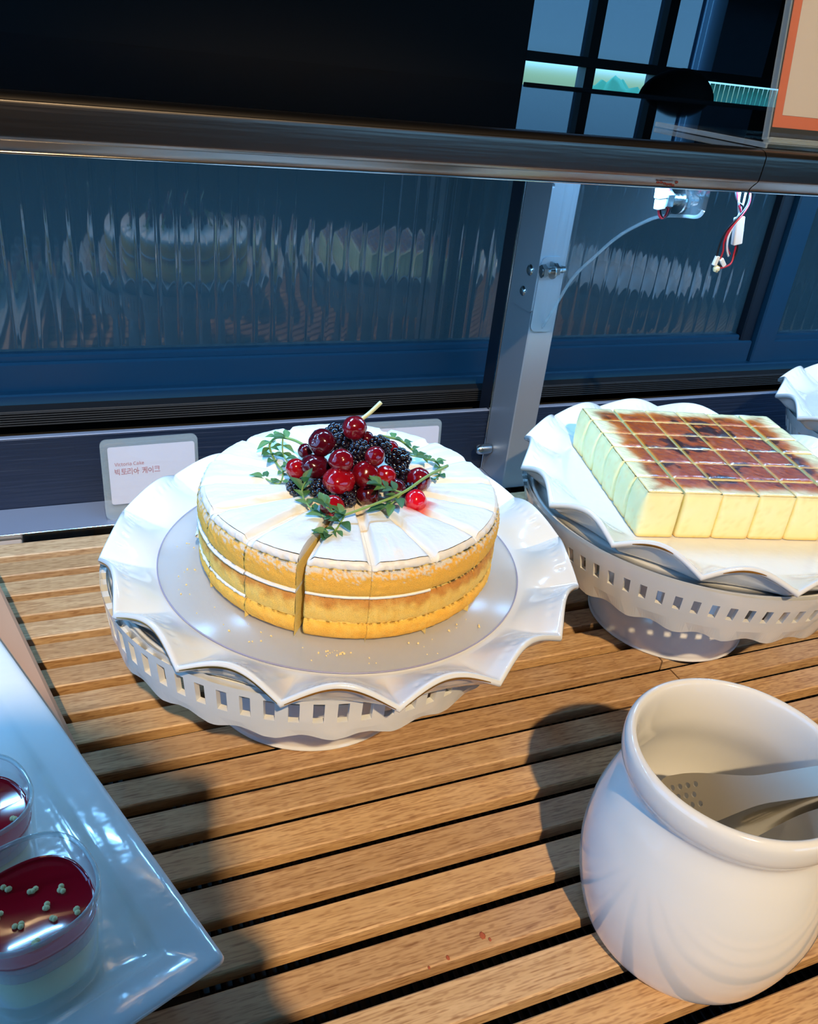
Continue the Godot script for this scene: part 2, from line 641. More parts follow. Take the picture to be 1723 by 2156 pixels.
# ---------------------------------------------------------------- sliding windows behind the counter
func reeded(x0: float, x1: float) -> ArrayMesh:
	var p := 0.0195
	var n := int(round((x1 - x0) / p))
	var per := 10
	return grid(n * per, 1, func(u: float, v: float) -> Vector3:
		var q := u * n
		var f := fposmod(q, 1.0)
		var w := 2.0 * f - 1.0
		var z := 0.00028 * (1.0 - w * w)
		if absf(w) > 0.93:
			z = -0.0006
		return Vector3(x0 + (x1 - x0) * u, lerpf(0.118, 0.372, v), -0.87 + z))

func back_of_counter() -> void:
	var navy: Material = mats["navy_frame"]
	var dark: Material = mats["dark_frame"]
	var xs := [[-0.55, 0.505], [0.53, 0.862], [0.92, 1.5]]
	var n := 6
	for s in xs:
		var o := Node3D.new()
		o.name = "window_%d" % n
		n += 1
		add_child(o)
		o.set_meta("kind", "structure")
		mi("pane", reeded(s[0], s[1]), mats["reeded_glass"], o)
		box("glazing_bead", Vector3(s[0], 0.1195, -0.872), Vector3(s[1], 0.1300, -0.8605), navy, o, 0.0022)
		box("bottom_rail", Vector3(s[0] - 0.02, 0.0918, -0.885), Vector3(s[1] + 0.0195, 0.1230, -0.855), navy, o, 0.0022)
		box("stile", Vector3(s[1], 0.093, -0.886), Vector3(s[1] + 0.019, 0.376, -0.858), dark, o, 0.002)
	sbox("trim_3", Vector3(0.8825, 0.0925, -0.89), Vector3(0.9165, 0.376, -0.850), navy, 0.002)
	sbox("trim_4", Vector3(-0.6, 0.0784, -0.89), Vector3(1.6, 0.0942, -0.8445), navy, 0.0016)
	sbox("trim_5", Vector3(-0.6, 0.0700, -0.88), Vector3(1.6, 0.0786, -0.838), dark, 0.001)
	# black strip with lengthwise ridges
	var strip := thing("ridged_strip", "black plastic strip with lengthwise ridges below the window track", "strip", Vector3(0.5, 0.0765, -0.825))
	box("backing", Vector3(-1.1, -0.0078, -0.02), Vector3(1.1, 0.0075, -0.002), mats["rubber_black"], strip)
	for k in 6:
		box("ridge", Vector3(-1.1, -0.0072 + k * 0.0025, -0.002), Vector3(1.1, -0.0056 + k * 0.0025, 0.0004), mats["rubber_black"], strip, 0.0005)
	# scratched paint showing bare metal along the track edge
	var sc := thing("paint_chips", "bare bright chips along the scratched lower edge of window track", "scratches", Vector3(0, 0.0787, -0.8443))
	var x := -0.12
	while x < 0.42:
		var w := 0.004 + 0.03 * pow(hash1(x * 91.0), 3.0)
		box("chip", Vector3(x, -0.0010, -0.0004), Vector3(x + w, 0.0006, 0.0006), mat("bare_metal", 190, 200, 205, 0.4, 0.6), sc, 0.0002)
		x += w + 0.006 + 0.05 * hash1(x * 37.0)
	# upright dark panel and the steel ledge in front of it
	var pn := thing("back_panel", "dark brushed metal upstand panel behind the wooden slats", "panel", Vector3(0.5, 0, -0.786))
	box("panel_sheet", Vector3(-1.1, -0.02, -0.006), Vector3(1.1, 0.0735, 0), mats["dark_brushed_panel"], pn, 0.0008)
	box("panel_top_edge", Vector3(-1.1, 0.0735, -0.006), Vector3(1.1, 0.0749, 0.0005), mats["ledge_steel"], pn, 0.0004)
	sbox("wall_back_riser", Vector3(-0.6, -0.03, -0.9), Vector3(1.6, 0.0695, -0.842), mats["matte_black"])
	var lg := thing("steel_ledge", "bluish steel ledge running along behind the slats", "ledge", Vector3(0.5, 0, -0.7366))
	box("ledge_top", Vector3(-1.1, -0.003, -0.0490), Vector3(1.1, 0.0005, 0), mats["ledge_steel"], lg, 0.0004)
	box("ledge_lip", Vector3(-1.1, -0.0095, 0.0), Vector3(1.1, 0.0012, 0.0016), mats["polished_steel"], lg, 0.0005)
	var bw := thing("offcut_block", "short pale wooden offcut wedged beside the ledge at far left", "block", Vector3(-0.09, -0.0095, -0.728))
	box("block", Vector3(-0.06, -0.008, -0.006), Vector3(0.036, 0.006, 0.006), mat("offcut_wood", 186, 160, 140, 0.7), bw)
	# steel post with a dark rear half
	var po := thing("steel_post", "brushed square steel post holding the shelf, with bolted bracket", "post", Vector3(0.4615, 0, -0.7565))
	box("tube", Vector3(-0.0151, 0.0006, -0.0265), Vector3(0.0151, 0.362, 0.0265), mats["steel_post"], po, 0.0012)
	box("rear_cover", Vector3(-0.0158, 0.0006, -0.0540), Vector3(0.0158, 0.362, -0.0269), mats["dark_frame"], po, 0.001)
	var edge := box("weld_edge", Vector3(-0.0163, 0.0006, -0.0290), Vector3(-0.0148, 0.362, -0.0258), mats["polished_steel"], po, 0.0004)
	edge.name = "edge_strip"
	# dome-headed bolt on its left side
	var kn := mi("dome_bolt", lathe([Vector2(0.0055, 0), Vector2(0.0062, 0.003), Vector2(0.0062, 0.012), Vector2(0.0058, 0.0155), Vector2(0.004, 0.018), Vector2(0.0, 0.019)], 24), mats["zinc_bolt"], po)
	kn.position = Vector3(-0.016, 0.034, -0.012)
	kn.rotation.z = PI / 2
	# folded bracket round the corner
	var br := Node3D.new()
	br.name = "bracket"
	po.add_child(br)
	var side_poly := round_rect(Vector2(-0.016, 0.205), Vector2(0.028, 0.33), 0.004)
	mi("side_plate", prism(side_poly, 0.0026, Transform3D(Basis(Vector3.UP, PI / 2), Vector3(-0.0161, 0, 0)) * Transform3D(Basis.FLIP_X, Vector3.ZERO)), mats["steel_post"], br)
	var tongue := round_rect(Vector2(-0.0155, 0.186), Vector2(0.0105, 0.262), 0.007)
	mi("front_plate", prism(tongue, 0.0026, Transform3D(Basis(), Vector3(0, 0, 0.0279))), mats["steel_post"], br)
	for q in [[Vector3(-0.0172, 0.222, 0.006), PI / 2, 0.0052], [Vector3(-0.0172, 0.245, 0.013), PI / 2, 0.0058]]:
		var sc2 := mi("screw", lathe([Vector2(q[2], 0), Vector2(q[2], 0.001), Vector2(q[2] * 0.7, 0.0022), Vector2(0, 0.0026)], 20), mats["zinc_bolt"], br)
		sc2.position = q[0]
		sc2.rotation.z = q[1]
	var bn := hex_bolt(br, Vector3(-0.004, 0.250, 0.0335))
	bn.rotation.z = -PI / 2 + 0.1
	# clear acrylic fin with a curved lower edge, from the post forward to the shelf front
	var fin := thing("acrylic_fin", "clear acrylic fin with curved lower edge bolted between post and shelf", "bracket", Vector3(0.4600, 0, 0))
	var low := smooth2([Vector2(-0.7285, 0.190), Vector2(-0.715, 0.210), Vector2(-0.690, 0.2505), Vector2(-0.660, 0.279), Vector2(-0.633, 0.302), Vector2(-0.605, 0.319), Vector2(-0.582, 0.3295), Vector2(-0.556, 0.335), Vector2(-0.538, 0.338), Vector2(-0.533, 0.343)], 6)
	var poly := PackedVector2Array()
	for p in low:
		poly.append(Vector2(-p.x, p.y))
	poly.append(Vector2(0.533, 0.3585))
	poly.append(Vector2(0.7285, 0.3585))
	var turn := Transform3D(Basis(Vector3.UP, PI / 2), Vector3.ZERO)
	mi("sheet", prism(poly, 0.0044, turn), mats["clear_acrylic"], fin)
	var rim := []
	for p in low:
		rim.append(Vector3(0, p.y - 0.0004, p.x))
	mi("polished_edge", tube(rim, 0.0015, 0.0015, 6), mats["acrylic_edge"], fin)
	var hb := hex_bolt(fin, Vector3(-0.003, 0.346, -0.5600))
	hb.rotation.z = -PI / 2
	hb.scale = Vector3.ONE * 1.25

func hex_bolt(parent: Node, at: Vector3) -> Node3D:
	var st := st_new(false)
	var hexp := PackedVector2Array()
	for k in 6:
		hexp.append(Vector2(cos(TAU * k / 6), sin(TAU * k / 6)) * 0.0068)
	var up := Transform3D(Basis(Vector3.RIGHT, -PI / 2), Vector3.ZERO)
	put_prism(st, hexp, 0.0050, Transform3D(Basis(), Vector3(0, 0.0025, 0)) * up)
	var ring := PackedVector2Array()
	for k in 28:
		ring.append(Vector2(cos(TAU * k / 28), sin(TAU * k / 28)) * 0.0086)
	put_prism(st, ring, 0.0014, Transform3D(Basis(), Vector3(0, -0.0008, 0)) * up)
	put_prism(st, hexp, 0.0046, Transform3D(Basis(), Vector3(0, -0.0105, 0)) * up)
	# threaded shank
	for k in 14:
		var rr := PackedVector2Array()
		var r := 0.0038 if k % 2 == 0 else 0.0032
		for i in 16:
			rr.append(Vector2(cos(TAU * i / 16), sin(TAU * i / 16)) * r)
		put_prism(st, rr, 0.0019, Transform3D(Basis(), Vector3(0, -0.0125 + k * 0.0019, 0)) * up)
	var o := mi("hex_bolt", done(st), mats["zinc_bolt"], parent)
	o.position = at
	return o

# ---------------------------------------------------------------- shelf over the counter
func shelf() -> void:
	# black glass top with the steel nosing in two lengths
	var top := thing("black_glass_shelf", "deep shelf of glossy black glass above the sliding windows", "shelf", Vector3(0.5, 0.389, 0))
	box("glass_top", Vector3(-1.2, -0.008, -1.5), Vector3(1.6, 0, -0.5353), mats["black_glass"], top, 0.0008)
	box("back_lip", Vector3(0.323, -0.02, -1.512), Vector3(1.6, 0.004, -1.5), mats["matte_black"], top, 0.001)
	box("under_board", Vector3(-1.2, -0.020, -1.5), Vector3(1.6, -0.0085, -0.602), mats["matte_black"], top, 0.001)
	sbox("wall_back_dark", Vector3(-1.2, -0.9, -1.62), Vector3(0.823, 2.3, -1.513), mats["matte_black"])
	sbox("wall_kitchen", Vector3(0.823, -0.9, -1.62), Vector3(2.1, 0.36, -1.513), mats["matte_black"])
	sbox("wall_kitchen_left", Vector3(-0.9, -0.9, -1.513), Vector3(-0.8, 0.36, -0.9), mats["matte_black"])
	sbox("wall_kitchen_right", Vector3(1.95, -0.9, -1.513), Vector3(2.05, 0.36, -0.9), mats["matte_black"])
	# section in (z, y), front to the right
	var sec := smooth2([Vector2(-0.5335, 0.3889), Vector2(-0.5275, 0.3893), Vector2(-0.5220, 0.3883), Vector2(-0.5188, 0.3858), Vector2(-0.5178, 0.3830), Vector2(-0.5186, 0.3700), Vector2(-0.5196, 0.3668), Vector2(-0.5215, 0.3652), Vector2(-0.5250, 0.3618), Vector2(-0.5262, 0.3596)], 5)
	var poly := PackedVector2Array()
	for p in sec:
		poly.append(p)
	for q in [Vector2(-0.5275, 0.3590), Vector2(-0.535, 0.3590), Vector2(-0.535, 0.3800)]:
		poly.append(q)
	for e in [[-0.7, 0.4915, "brushed steel shelf nosing above the berry cake, left of its seam"], [0.4925, 2.1, "brushed steel shelf nosing right of the seam, under the orange card"]]:
		var o := thing("steel_nosing", e[2], "shelf edge", Vector3.ZERO, 0.0, "steel shelf nosings")
		var st := st_new(false)
		put_prism(st, poly, e[1] - e[0], Transform3D(Basis(Vector3.UP, PI / 2) * Basis.FLIP_X, Vector3((e[0] + e[1]) / 2, 0, 0)))
		mi("nosing", done(st), mats["brushed_steel"], o)
		box("lower_bead", Vector3(e[0], 0.3583, -0.5274), Vector3(e[1], 0.3596, -0.5256), mats["polished_steel"], o, 0.0004)
		box("soffit", Vector3(e[0], 0.3605, -0.60), Vector3(e[1], 0.3625, -0.5355), mats["brushed_steel"], o, 0.0004)
	# LED strip under the nosing
	var led := thing("led_strip", "cool white LED strip fixed under the shelf front", "light strip", Vector3(0.5, 0.3594, -0.552))
	box("channel", Vector3(-1.0, 0.0002, -0.008), Vector3(1.0, 0.0011, 0.008), mats["white_plastic"], led, 0.0006)
	var glow := mat("led_glow", 225, 240, 255, 0.5)
	glow.emission_enabled = true
	glow.emission = LED_COLOR
	glow.emission_energy_multiplier = 5.0
	for k in 20:
		box("led_chip", Vector3(-1.0 + k * 0.1, -0.0010, -0.004), Vector3(-0.95 + k * 0.1, 0.0004, 0.004), glow, led, 0.0003)
	# a smear of dried red sauce on the nosing
	var sm := thing("sauce_smear", "small dried red-brown smear on the lower steel nosing", "stain", Vector3(0.4125, 0.3625, -0.5236))
	for k in 7:
		var b := mi("fleck", blob(0.0011, 60 + k, 0.6), mat("dried_sauce", 92, 30, 20, 0.6), sm)
		b.position = Vector3((k - 3) * 0.0026 + 0.001 * hash1(k), (hash1(k + 5) - 0.5) * 0.003, 0.0006)
		b.scale = Vector3(1.2, 0.7, 0.4)
	wires()
	# acrylic card stand on the shelf, right edge of the picture
	var cs := thing("shelf_card_stand", "acrylic stand on the shelf holding a cream card with orange border", "card stand", Vector3(0.508, 0.389, -0.536))
	box("base_plate", Vector3(-0.004, 0.0004, -0.135), Vector3(0.20, 0.0042, 0.004), mats["clear_acrylic"], cs, 0.0006)
	box("base_edge", Vector3(-0.0062, 0.0004, -0.135), Vector3(-0.0042, 0.0042, 0.004), mats["acrylic_edge"], cs, 0.0004)
	var tl := Basis(Vector3.RIGHT, -0.16)
	var up := Node3D.new()
	up.name = "upright"
	cs.add_child(up)
	up.basis = tl
	up.position = Vector3(0, 0.006, 0)
	mi("front_sheet", prism(round_rect(Vector2(-0.004, 0), Vector2(0.21, 0.29), 0.006), 0.002), mats["clear_acrylic"], up).position.z = 0.002
	box("sheet_edge", Vector3(-0.0058, 0.0, -0.003), Vector3(-0.0042, 0.288, 0.0032), mats["acrylic_edge"], up, 0.0004)
	box("fold", Vector3(-0.004, -0.003, -0.004), Vector3(0.21, 0.0018, 0.004), mats["acrylic_edge"], up, 0.0012)
	box("card", Vector3(0.0004, 0.009, -0.0012), Vector3(0.206, 0.285, -0.0004), mat("card_orange", 198, 98, 58, 0.7), up, 0.0001)
	box("card_panel", Vector3(0.0078, 0.0175, -0.0004), Vector3(0.198, 0.277, -0.0001), mat("card_cream", 200, 190, 182, 0.7), up, 0.0001)

func wires() -> void:
	var a := thing("wire_connector", "white plug with red and black wire loop hanging beside the shelf bolt", "connector", Vector3(0.4360, 0.349, -0.5560), 0.2, "LED wire connectors")
	a.rotation.z = 0.12
	box("plug_shell", Vector3(-0.0048, -0.002, -0.003), Vector3(0.0048, 0.012, 0.003), mats["white_plastic"], a, 0.0006)
	box("plug_socket", Vector3(-0.0040, -0.0100, -0.0026), Vector3(0.0046, -0.0021, 0.0026), mats["white_plastic"], a, 0.0006)
	for w in [["red_wire", 0.0, "red_wire"], ["black_wire", 0.0022, "black_wire"]]:
		var d: float = w[1]
		mi("wire", tube(smooth3([Vector3(-0.001 + d, -0.0096, 0), Vector3(0.0005 + d, -0.0150, 0.001), Vector3(0.0045 + d, -0.0172, 0.001), Vector3(0.0085 + d, -0.0140, 0.001), Vector3(0.0090 + d, -0.006, 0.001), Vector3(0.0070 + d, 0.006, 0.0)], 6), 0.00085, -1.0, 8), mats[w[0]], a)
	var b := thing("wire_connector", "tangle of red black and white wires hanging with a long white plug", "connector", Vector3(0.5130, 0.357, -0.5560), 0.0, "LED wire connectors")
	var pl := mi("plug_shell", cbox(Vector3(0.0085, 0.022, 0.005), 0.0007), mats["white_plastic"], b)
	pl.position = Vector3(0.0065, -0.032, 0.001)
	pl.rotation.z = 0.22
	var runs := [
		["red_wire", [Vector3(-0.006, 0.002, 0), Vector3(-0.003, -0.010, 0.003), Vector3(0.001, -0.019, 0.005), Vector3(-0.005, -0.028, 0.004), Vector3(-0.0065, -0.040, 0.003), Vector3(-0.004, -0.048, 0.002), Vector3(-0.003, -0.056, 0.0)]],
		["red_wire", [Vector3(0.006, 0.002, 0.001), Vector3(0.008, -0.008, 0.003), Vector3(0.003, -0.017, 0.006), Vector3(-0.004, -0.026, 0.006), Vector3(-0.006, -0.036, 0.004), Vector3(0.0, -0.046, 0.002), Vector3(0.006, -0.051, 0.0)]],
		["black_wire", [Vector3(-0.008, 0.002, 0.0), Vector3(-0.005, -0.008, 0.002), Vector3(0.002, -0.013, 0.004), Vector3(0.005, -0.021, 0.001)]],
		["black_wire", [Vector3(0.008, 0.002, 0.0), Vector3(0.006, -0.011, 0.004), Vector3(-0.003, -0.022, 0.006), Vector3(-0.008, -0.033, 0.003), Vector3(-0.0085, -0.046, 0.001), Vector3(-0.0065, -0.057, 0.0)]],
		["white_wire", [Vector3(-0.003, 0.002, 0.001), Vector3(-0.004, -0.008, 0.004), Vector3(0.000, -0.015, 0.002), Vector3(0.005, -0.022, 0.0)]],
		["white_wire", [Vector3(0.003, 0.002, 0.001), Vector3(0.002, -0.014, 0.003), Vector3(-0.005, -0.034, 0.005), Vector3(-0.002, -0.045, 0.003), Vector3(0.004, -0.0525, 0.001)]],
		["black_wire", [Vector3(0.0105, -0.042, 0.001), Vector3(0.0115, -0.049, 0.001), Vector3(0.009, -0.057, 0.001), Vector3(0.003, -0.0605, 0.001), Vector3(-0.003, -0.0600, 0.0)]],
		["red_wire", [Vector3(0.0095, -0.042, 0.0), Vector3(0.0100, -0.050, 0.0), Vector3(0.0075, -0.0585, 0.002), Vector3(-0.001, -0.0625, 0.001)]],
	]
	for r in runs:
		mi("wire", tube(smooth3(r[1], 6), 0.0008, -1.0, 7), mats[r[0]], b)
	var e1 := mi("small_plug", cbox(Vector3(0.0042, 0.008, 0.003), 0.0006), mats["white_plastic"], b)
	e1.position = Vector3(-0.0068, -0.0565, 0.0)
	e1.rotation.z = -0.2
	var e2 := mi("crimp", blob(0.0026, 80, 0.5), mat("yellowed_plastic", 222, 214, 170, 0.5), b)
	e2.position = Vector3(-0.0045, -0.0630, 0.0005)
	var e3 := mi("small_plug", cbox(Vector3(0.0036, 0.008, 0.003), 0.0006), mats["white_plastic"], b)
	e3.position = Vector3(-0.0005, -0.0575, 0.0012)
	e3.rotation.z = 0.75

# ---------------------------------------------------------------- pedestals and scalloped plates
# top at y = 0; foot below
func pedestal(label: String, at: Vector3, h: float, r_top: float, r_low: float, foot: float, phase: float, skirt_h: float, n: int, s_lo: float, s_hi: float, s_w: float) -> Node3D:
	var o := thing("cake_pedestal", label, "cake stand", at, 0.0, "lattice cake pedestals")
	var por: Material = mats["porcelain"]
	var prof := smooth2([Vector2(0.0, 0.0), Vector2(foot - 0.006, 0.0), Vector2(foot, 0.004), Vector2(foot * 0.995, 0.014), Vector2(foot * 0.93, 0.032), Vector2(foot * 0.78, 0.056), Vector2(foot * 0.66, h - 0.03), Vector2(foot * 0.72, h - 0.012)], 5)
	mi("foot", lathe(prof, 72), por, o)
	mi("top_disc", lathe(smooth2([Vector2(0, h - 0.009), Vector2(r_top - 0.018, h - 0.009), Vector2(r_top - 0.0115, h - 0.006), Vector2(r_top - 0.0090, h - 0.002), Vector2(r_top - 0.0115, h), Vector2(r_top - 0.02, h - 0.001), Vector2(0, h - 0.001)], 3), 96), por, o)
	# skirt pierced by rectangular slots; lower edge gently waved
	var st := st_new(false)
	var y1 := h + 0.0038
	var y0 := h - skirt_h
	var ya := y0 + skirt_h * s_lo   # slot bottom
	var yb := y0 + skirt_h * s_hi   # slot top
	var th := 0.0042
	var rad := func(y: float) -> float: return lerpf(r_low, r_top, pow((y - y0) / (y1 - y0), 0.9))
	var pt := func(a: float, y: float, inner: bool) -> Vector3:
		var yy := y
		if y < y0 + 0.0001:
			yy = y0 + 0.0022 * sin(a * 24.0)
		var r: float = rad.call(y) - (th if inner else 0.0)
		return Vector3(r * cos(a), yy, r * sin(a))
	var ys := [y0, y0 + (ya - y0) * 0.5, ya, yb, (yb + y1) * 0.5, y1]
	for k in n:
		var a0 := phase + TAU * k / n
		var g0 := (1.0 - s_w) / 2
		var cuts := [a0, a0 + TAU / n * g0 * 0.5, a0 + TAU / n * g0, a0 + TAU / n * (g0 + s_w), a0 + TAU / n * (1.0 - g0 * 0.5), a0 + TAU / n]
		for i in 5:
			for j in 5:
				if i == 2 and j == 2:
					continue
				var a: float = cuts[i]
				var b: float = cuts[i + 1]
				var p := [pt.call(a, ys[j], false), pt.call(b, ys[j], false), pt.call(b, ys[j + 1], false), pt.call(a, ys[j + 1], false)]
				var q := [pt.call(a, ys[j], true), pt.call(b, ys[j], true), pt.call(b, ys[j + 1], true), pt.call(a, ys[j + 1], true)]
				quad(st, p[0], p[3], p[2], p[1])
				quad(st, q[0], q[1], q[2], q[3])
				if j == 0:
					quad(st, p[0], p[1], q[1], q[0])
		var s0 := [pt.call(cuts[2], ya, false), pt.call(cuts[3], ya, false), pt.call(cuts[3], yb, false), pt.call(cuts[2], yb, false)]
		var s1 := [pt.call(cuts[2], ya, true), pt.call(cuts[3], ya, true), pt.call(cuts[3], yb, true), pt.call(cuts[2], yb, true)]
		for i in 4:
			var i1 := (i + 1) % 4
			quad(st, s0[i], s0[i1], s1[i1], s1[i])
	mi("lattice_skirt", done(st), por, o)
	return o

const LOBES := 16

# height of the plate's upper face at radius r, lobe position f (0 and 1 are the points)
func plate_point(r01: float, f: float, under: bool) -> Vector2:
	# returns (radius, height)
	var well := 0.1255
	var tip := 0.1605
	var bump := sin(PI * f)
	if r01 < 0.55:
		var r := well * r01 / 0.55
		return Vector2(r, -0.0052 if under else 0.0)
	var t := (r01 - 0.55) / 0.45
	var s := t * t * (3.0 - 2.0 * t)
	var rr := lerpf(well, tip - 0.0074 * bump, t)
	var y := 0.0085 * t + 0.0100 * bump * pow(t, 1.25) + 0.0016 * s
	if not under:
		y += 0.0032 * sin(t * PI) * (1.0 - bump) * -0.6
	if under:
		# the underside stays flat over the pedestal and sweeps up only near the rim
		y = lerpf(-0.0052, y - 0.0046, smoothstep(0.42, 1.0, t))
	return Vector2(rr, y)

func plate_meshes() -> void:
	# upper face, rolled lip and underside as one skin
	var per := 40
	var nu := LOBES * per
	var rows := []
	for k in 10:
		rows.append([k / 9.0 * 0.54, 0])
	for k in 24:
		rows.append([0.55 + 0.45 * k / 23.0, 0])
	for k in range(1, 8):
		rows.append([1.0, k])          # round the lip
	for k in 14:
		rows.append([1.0 - 0.45 * k / 13.0, 9])
	rows.append([0.40, 9])
	rows.append([0.0, 9])
	var nv := rows.size() - 1
	var skin := grid(nu, nv, func(u: float, v: float) -> Vector3:
		var row: Array = rows[int(round(v * nv))]
		var f := fposmod(u * LOBES, 1.0)
		var a := u * TAU
		var p: Vector2
		if row[1] == 0:
			p = plate_point(row[0], f, false)
			# pressed beading along the upper part of every lobe
			var t: float = (row[0] - 0.55) / 0.45
			var w := exp(-pow((t - 0.80) / 0.075, 2.0)) * smoothstep(0.10, 0.2, f) * smoothstep(0.90, 0.8, f)
			p.y -= 0.00085 * w * pow(0.5 + 0.5 * cos(f * TAU * 9.0), 2.0)
		elif row[1] == 9:
			p = plate_point(row[0], f, true)
		else:
			var up := plate_point(1.0, f, false)
			var dn := plate_point(1.0, f, true)
			var ang: float = PI / 2 - PI * row[1] / 8.0
			p = Vector2(up.x + 0.0026 * cos(ang), (up.y + dn.y) / 2 + (up.y - dn.y) / 2 * sin(ang) * 1.15)
		return Vector3(p.x * cos(a), p.y, p.x * sin(a)))
	meshes["plate_skin"] = skin
	# worn gilding: thin bands under the lip, one for each lobe, some short
	for variant in 4:
		var s0: float = [0.03, 0.10, 0.04, 0.35][variant]
		var s1: float = [0.97, 0.95, 0.72, 0.80][variant]
		meshes["gilt%d" % variant] = grid(22, 4, func(u: float, v: float) -> Vector3:
			var f := lerpf(s0, s1, u)
			var a := f / LOBES * TAU
			var up := plate_point(1.0, f, false)
			var dn := plate_point(1.0, f, true)
			var taper := sin(PI * u) * 0.7 + 0.3
			var ang := lerpf(0.10, 0.10 - 0.75 * taper, v)
			var p := Vector2(up.x + 0.00275 * cos(ang), (up.y + dn.y) / 2 + (up.y - dn.y) / 2 * sin(ang) * 1.2)
			return Vector3(p.x * cos(a), p.y, p.x * sin(a)))

func plate(label: String, at: Vector3, turn_deg: float, gilt: int, scale_by := 1.0) -> Node3D:
	var o := thing("scalloped_plate", label, "plate", at, 0.0, "scalloped white plates")
	o.rotation.y = -deg_to_rad(turn_deg)
	o.scale = Vector3.ONE * scale_by
	mi("dish", meshes["plate_skin"], mats["porcelain"], o)
	for l in LOBES:
		if hash1(l * 5.1 + gilt) < 0.12 or (gilt == 1 and hash1(l * 3.3) < 0.7):
			continue
		var g := mi("gilded_edge", meshes["gilt%d" % (int(hash1(l * 2.7 + gilt) * 2.0) + gilt * 2)], mats["gold_trim"], o)
		g.rotation.y = -TAU * l / LOBES
	return o

func pedestals_and_plates() -> void:
	plate_meshes()
	pedestal("white lattice pedestal under the berry cake plate", Vector3(0.150, 0, -0.474), 0.1068, 0.1440, 0.1400, 0.0750, 0.02, 0.0300, 64, 0.43, 0.95, 0.46)
	plate("scalloped white plate with worn gold rim under the berry cake", Vector3(0.1682, 0.1121, -0.4662), 7.35, 0)
	pedestal("white lattice pedestal under the cheesecake plate", Vector3(0.4845, 0, -0.4770), 0.1193, 0.1500, 0.1345, 0.0680, 0.0, 0.0440, 72, 0.50, 0.79, 0.42)
	plate("scalloped white plate under the sliced cheesecake", Vector3(0.5000, 0.1247, -0.4810), 19.7, 1, 1.02)
	pedestal("white lattice pedestal cut off by the right picture edge", Vector3(0.862, 0, -0.555), 0.1193, 0.1500, 0.1345, 0.0680, 0.01, 0.0440, 72, 0.50, 0.79, 0.42)
	plate("empty looking scalloped white plate cut off at the right edge", Vector3(0.862, 0.1247, -0.555), 12.0, 1, 1.02)
	# clear disc under the cake
	var d := mi("acrylic_disc", lathe([Vector2(0, 0.0), Vector2(0.1238, 0.0), Vector2(0.1244, 0.0005), Vector2(0.1238, 0.001), Vector2(0, 0.001)], 128), pane("disc_film", 214, 216, 222, 0.22, 0.2))
	d.position = Vector3(0.1660, 0.1132, -0.4672)
	tag(d, "thin clear plastic disc between the berry cake and its plate", "cake disc")
	var de := mi("disc_edge", tube(ring_points(0.1242, 128), 0.0005, -1.0, 5), mat("disc_edge_tint", 150, 148, 178, 0.3), d)
	de.position.y = 0.0005

func ring_points(r: float, n: int) -> Array:
	var out := []
	for k in n + 1:
		out.append(Vector3(cos(TAU * k / n) * r, 0, sin(TAU * k / n) * r))
	return out

# ---------------------------------------------------------------- sponge cake, sixteen slices
const CAKE := Vector3(0.1700, 0.1147, -0.4680)
const CAKE_R := 0.1005

